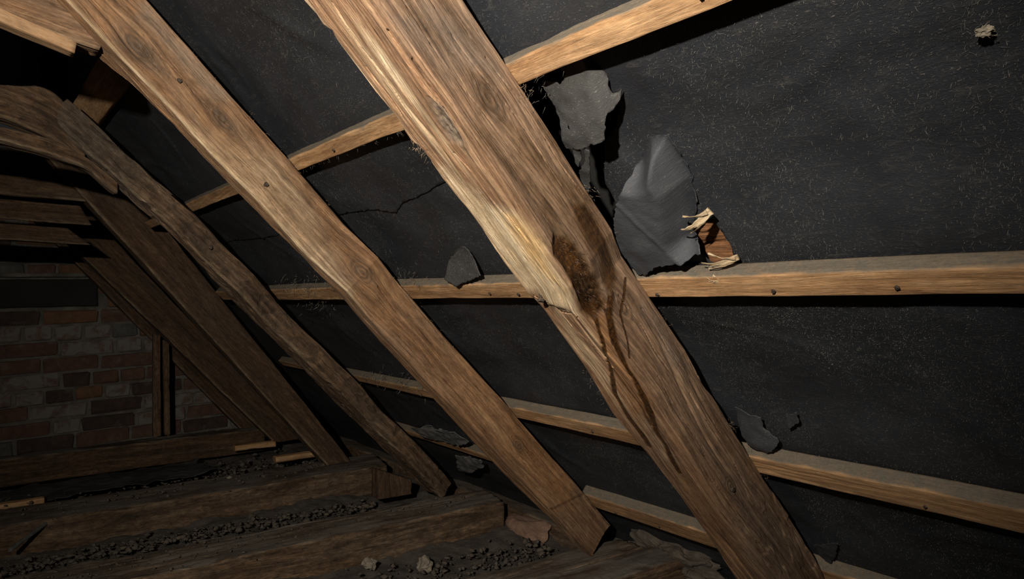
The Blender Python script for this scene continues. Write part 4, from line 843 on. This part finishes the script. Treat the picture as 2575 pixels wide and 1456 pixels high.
nog = beam('nogging_block', 'short upright block wedged against the foot of the third rafter', 'block', W(1.01, 1.95, -.565), W(1.01, 1.95, -.66), W(1.12, 1.93, -.615), W(1.12, 1.93, -.66), 0.05, 40, (8, 30, 6, 6), M['rafter_d'], rc=0.004, amp=(0.002, 0.0006), seed=91.0)
# wall plate at the eaves
n_ = 200; yy = np.linspace(-0.4, 3.3, n_)
cw = np.stack([np.stack([0*yy+1.43, yy, 0*yy+CAMZ-.69], 1), np.stack([0*yy+1.33, yy, 0*yy+CAMZ-.69], 1), np.stack([0*yy+1.33, yy, 0*yy+0.0], 1), np.stack([0*yy+1.43, yy, 0*yy+0.0], 1)], 1)
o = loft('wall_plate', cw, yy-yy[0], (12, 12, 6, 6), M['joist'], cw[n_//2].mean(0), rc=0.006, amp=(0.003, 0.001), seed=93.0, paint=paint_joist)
tag(o, 'dark wall plate along the eaves under the felt', 'wall plate')
lump('brick_fragment', 'pinkish broken brick lying past the squared end of the long joist', 'brick', W(1.30, 1.545, -.715), (0.05, 0.10, 0.045), M['pinkbrick'], 4.0, 4, 0.12, facets=9)
lump('mortar_heap', 'mossy brown lump of old mortar behind the second rafter foot', 'mortar', W(1.33, 1.04, -.66), (0.045, 0.12, 0.05), M['rubble'], 6.0, 5, 0.7)
# post in front of the gable, lintel in the brickwork
GP = 'thin studs before the gable'
beam('stud', 'left one of two thin upright studs in front of the brick gable', 'stud', W(.612, 3.20, -.16), W(.606, 3.20, -.60), W(.640, 3.20, -.17), W(.636, 3.20, -.60), 0.03, 60, (5, 8, 4, 4), M['rafter_c'], GP, rc=0.003, amp=(0.001, 0.0005), seed=95.0)
beam('stud', 'right one of two thin upright studs in front of the brick gable', 'stud', W(.652, 3.21, -.19), W(.652, 3.21, -.60), W(.676, 3.21, -.20), W(.674, 3.21, -.60), 0.03, 60, (5, 8, 4, 4), M['rafter_c'], GP, rc=0.003, amp=(0.001, 0.0005), seed=97.0)
beam('lintel', 'dark timber lintel set into the brick gable', 'lintel', W(-0.6, 3.435, .078), W(.44, 3.435, .078), W(-0.6, 3.435, -.040), W(.44, 3.435, -.040), 0.05, 100, (8, 16, 4, 4), M['darkpost'], rc=0.004, amp=(0.002, 0.0006), seed=99.0)
beam('brick_ledge', 'pale mortar ledge above the dark lintel', 'ledge', W(-0.6, 3.425, .106), W(.40, 3.425, .102), W(-0.6, 3.425, .090), W(.40, 3.425, .088), 0.05, 90, (5, 6, 4, 4), M['mortar'], rc=0.002, amp=(0.003, 0.001), seed=101.0)
beam('dark_post', 'blackened upright post at the far top left', 'post', W(.245, 3.40, 1.30), W(.238, 3.40, .62), W(.345, 3.40, 1.30), W(.338, 3.40, .62), 0.05, 60, (6, 10, 4, 4), M['darkpost'], rc=0.004, amp=(0.001, 0.0004), seed=103.0)

# loose things on the floor
def scatter(name, label, cat, n, region, z, size, mat, seed, parent=None):
    rnd = np.random.RandomState(seed); V, F = [], []
    bm = bmesh.new(); bmesh.ops.create_icosphere(bm, subdivisions=1, radius=1.0); B = np.array([v.co[:] for v in bm.verts]); BF = np.array([[v.index for v in f.verts] for f in bm.faces]); bm.free()
    for _ in range(n):
        t = rnd.rand(); x = region[0][0]+(region[1][0]-region[0][0])*t; y = region[0][1]+(region[1][1]-region[0][1])*t+rnd.normal()*region[2]
        sc = size*(0.35+1.3*rnd.rand()**2.5)*np.array([1, rnd.uniform(.5, 1), rnd.uniform(.4, .8)]); p = B*(1+0.45*rnd.normal(size=B.shape))*sc
        a = rnd.rand()*6.28; R_ = np.array([[math.cos(a), -math.sin(a), 0], [math.sin(a), math.cos(a), 0], [0, 0, 1]])
        V.append(p@R_.T+np.array([x, y, z+sc[2]*0.4+abs(rnd.normal())*size*0.6])); F.append(BF+12*len(F))
    V = np.concatenate(V); F = np.concatenate(F); org = V.mean(0); org[2] = z
    o = link(name, mesh_from(V, F, org, False), mat, parent, Vector(org)); return tag(o, label, cat, None, 'stuff')
scatter('rubble', 'line of small grey rubble between the two farther joists', 'rubble', 800, ((-.2, 2.24), (1.05, 2.06), .035), 0.07, 0.007, M['rubble'], 51)
scatter('rubble', 'dusty rubble in front of the long joist', 'rubble', 800, ((.0, 1.58), (1.25, 1.40), .05), 0.065, 0.0065, M['rubble'], 52)
scatter('grit', 'grit scattered over the top of the long joist', 'grit', 420, ((-.2, 1.90), (1.2, 1.72), .05), CAMZ+JZ, 0.003, M['rubble'], 53)
scatter('grit', 'grit scattered over the top of the far joist', 'grit', 220, ((-.2, 2.55), (1.1, 2.36), .06), CAMZ+JZ, 0.005, M['rubble'], 54)
scatter('rubble', 'broken debris between the far joist and the tie timber', 'rubble', 700, ((.0, 2.85), (1.2, 2.75), .09), 0.085, 0.008, M['plaster'], 55)
ST = 'pale mortar lumps on the floor'
lump('mortar_lump', 'larger pale mortar lump at the bottom edge in front of the long joist', 'mortar lump', W(.905, 1.50, -.700), (0.022, 0.02, 0.022), M['stone'], 8.0, 3, 0.4, group=ST, facets=6)
lump('mortar_lump', 'smaller pale mortar lump at the bottom edge, left of the larger one', 'mortar lump', W(.80, 1.60, -.700), (0.018, 0.016, 0.018), M['stone'], 9.0, 3, 0.4, group=ST, facets=6)
lump('mortar_lump', 'tiny white chip lying on the far joist', 'mortar lump', W(.70, 2.46, JZ+.004), (0.010, 0.007, 0.005), M['stone'], 10.0, 2, 0.3, group=ST)
def loose(name, label, cat, x0, x1, y0, y1, z, mat, seed, amp=0.012, n=60, tilt=0.0, thick=0.002):
    xs, ys = np.linspace(x0, x1, n), np.linspace(y0, y1, n); X, Y = np.meshgrid(xs, ys, indexing='ij'); u, v = (X-x0)/(x1-x0), (Y-y0)/(y1-y0)
    X2 = X+0.018*fbm(Y*22, seed+0*Y, 1.0, 3)*(np.abs(u-.5) > .35); Y2 = Y+0.022*fbm(X*22, seed+0*X, 4.0, 3)*(np.abs(v-.5) > .35)
    Z = z+amp*fbm(X*9, Y*9, seed, 3)+0.35*amp*np.abs(perlin(X*30, Y*30, seed))+tilt*v
    V = np.stack([X2, Y2, Z], 2).reshape(-1, 3); i = np.arange(n*n).reshape(n, n); F = np.stack([i[:-1, :-1], i[1:, :-1], i[1:, 1:], i[:-1, 1:]], 2).reshape(-1, 4)
    org = V.mean(0); org[2] = z; me = mesh_from(V, F, org, True, {'gc': np.stack([X, Y, 0*X+seed], 2).reshape(-1, 3)})
    o = link(name, me, mat, None, Vector(org)); md = o.modifiers.new('thickness', 'SOLIDIFY'); md.thickness = thick; return tag(o, label, cat)
loose('felt_offcut', 'dark sheet of fallen felt lying between the far joist and the tie timber', 'felt offcut', .10, .72, 2.66, 2.98, CAMZ-.655, M['felt_grey'], 3.0, tilt=-.02)
BO = 'small lath offcuts on the far floor'
for i, (x0, y0, x1, y1, lab) in enumerate(((.86, 2.93, 1.02, 2.90, 'pale lath offcut lying at the end of the tie timber'), (.92, 2.62, 1.08, 2.60, 'pale lath offcut lying at the foot of the fourth rafter'), (.0, 2.62, .18, 2.60, 'lath offcut at the left edge beside the fallen felt'))):
    beam('lath_offcut', lab, 'lath', W(x0, y0, -.632), W(x1, y1, -.632), W(x0, y0, -.655), W(x1, y1, -.655), 0.03, 24, (5, 5, 3, 3), M['batten'], BO, rc=0.002, amp=(0.002, 0.0008), seed=111.0+i)
beam('wood_stick', 'thin greyish stick leaning on rubble at the bottom left', 'stick', W(.075, 2.25, -.665), W(.17, 2.38, -.645), W(.075, 2.25, -.675), W(.17, 2.38, -.655), 0.008, 30, (4, 4, 3, 3), M['scrap'], rc=0.002, amp=(0.0008, 0.0004), seed=121.0, tv=(1, 0, 0))
def crumple(label, poly, h, seed):
    P = np.array(poly); o = sheet('crumpled_scrap', None, P, [], lambda s, y: h+0.010*fbm(s*16, y*10, seed, 3)-0.008*np.abs(perlin(s*40, y*24, seed)), 0.006, M['scrap'], seed, 0.002, 0.004)
    return tag(o, label, 'felt scrap', 'crumpled scraps near the eaves')
crumple('crumpled pale grey scrap hanging behind the third rafter near the eaves', FE['scrapA'], 0.085, 3.0)
crumple('lower crumpled grey scrap beside the second rafter near the eaves', FE['scrapB'], 0.085, 5.0)
# nest fluff on the middle batten beyond the second rafter
def fluff(label, spots, n, seed, ln=0.011, wd=0.0011):
    pts = [(roof(s, y, 0.098), -NV+SD*0.3+YV*random.Random(k).uniform(-1, 1)) for k, (s, y) in enumerate(spots)]
    e = bpy.data.objects.new('dust_fluff', None); COL.objects.link(e); e.location = pts[0][0]; tag(e, label, 'fluff', 'fluff caught on the battens')
    splinters(e, 'strands', pts, n, ln, 0.013, M['fluff'], seed, wd, kind='stuff'); return e
fluff('ragged fluff piled on the middle batten by the third rafter', [(0.425, 1.62), (0.43, 1.70), (0.43, 1.55), (0.42, 1.50), (0.435, 1.40)], 120, 61)
fluff('ragged fluff hanging under the middle batten by the third rafter', [(0.50, 1.60), (0.505, 1.55), (0.50, 1.68)], 45, 62)
fluff('small wisps on the middle batten beside the round-knot rafter', [(0.425, 1.06), (0.42, 1.08)], 40, 63, 0.010, 0.0007)
fluff('ragged fluff on the lower batten beside the third rafter', [(0.785, 1.55), (0.79, 1.45), (0.78, 1.65), (0.8, 1.75)], 90, 64)
fluff('tangle of fibres under the upper batten beside the nearest rafter', [(0.170, 0.498), (0.172, 0.505)], 60, 65, 0.008, 0.0003)
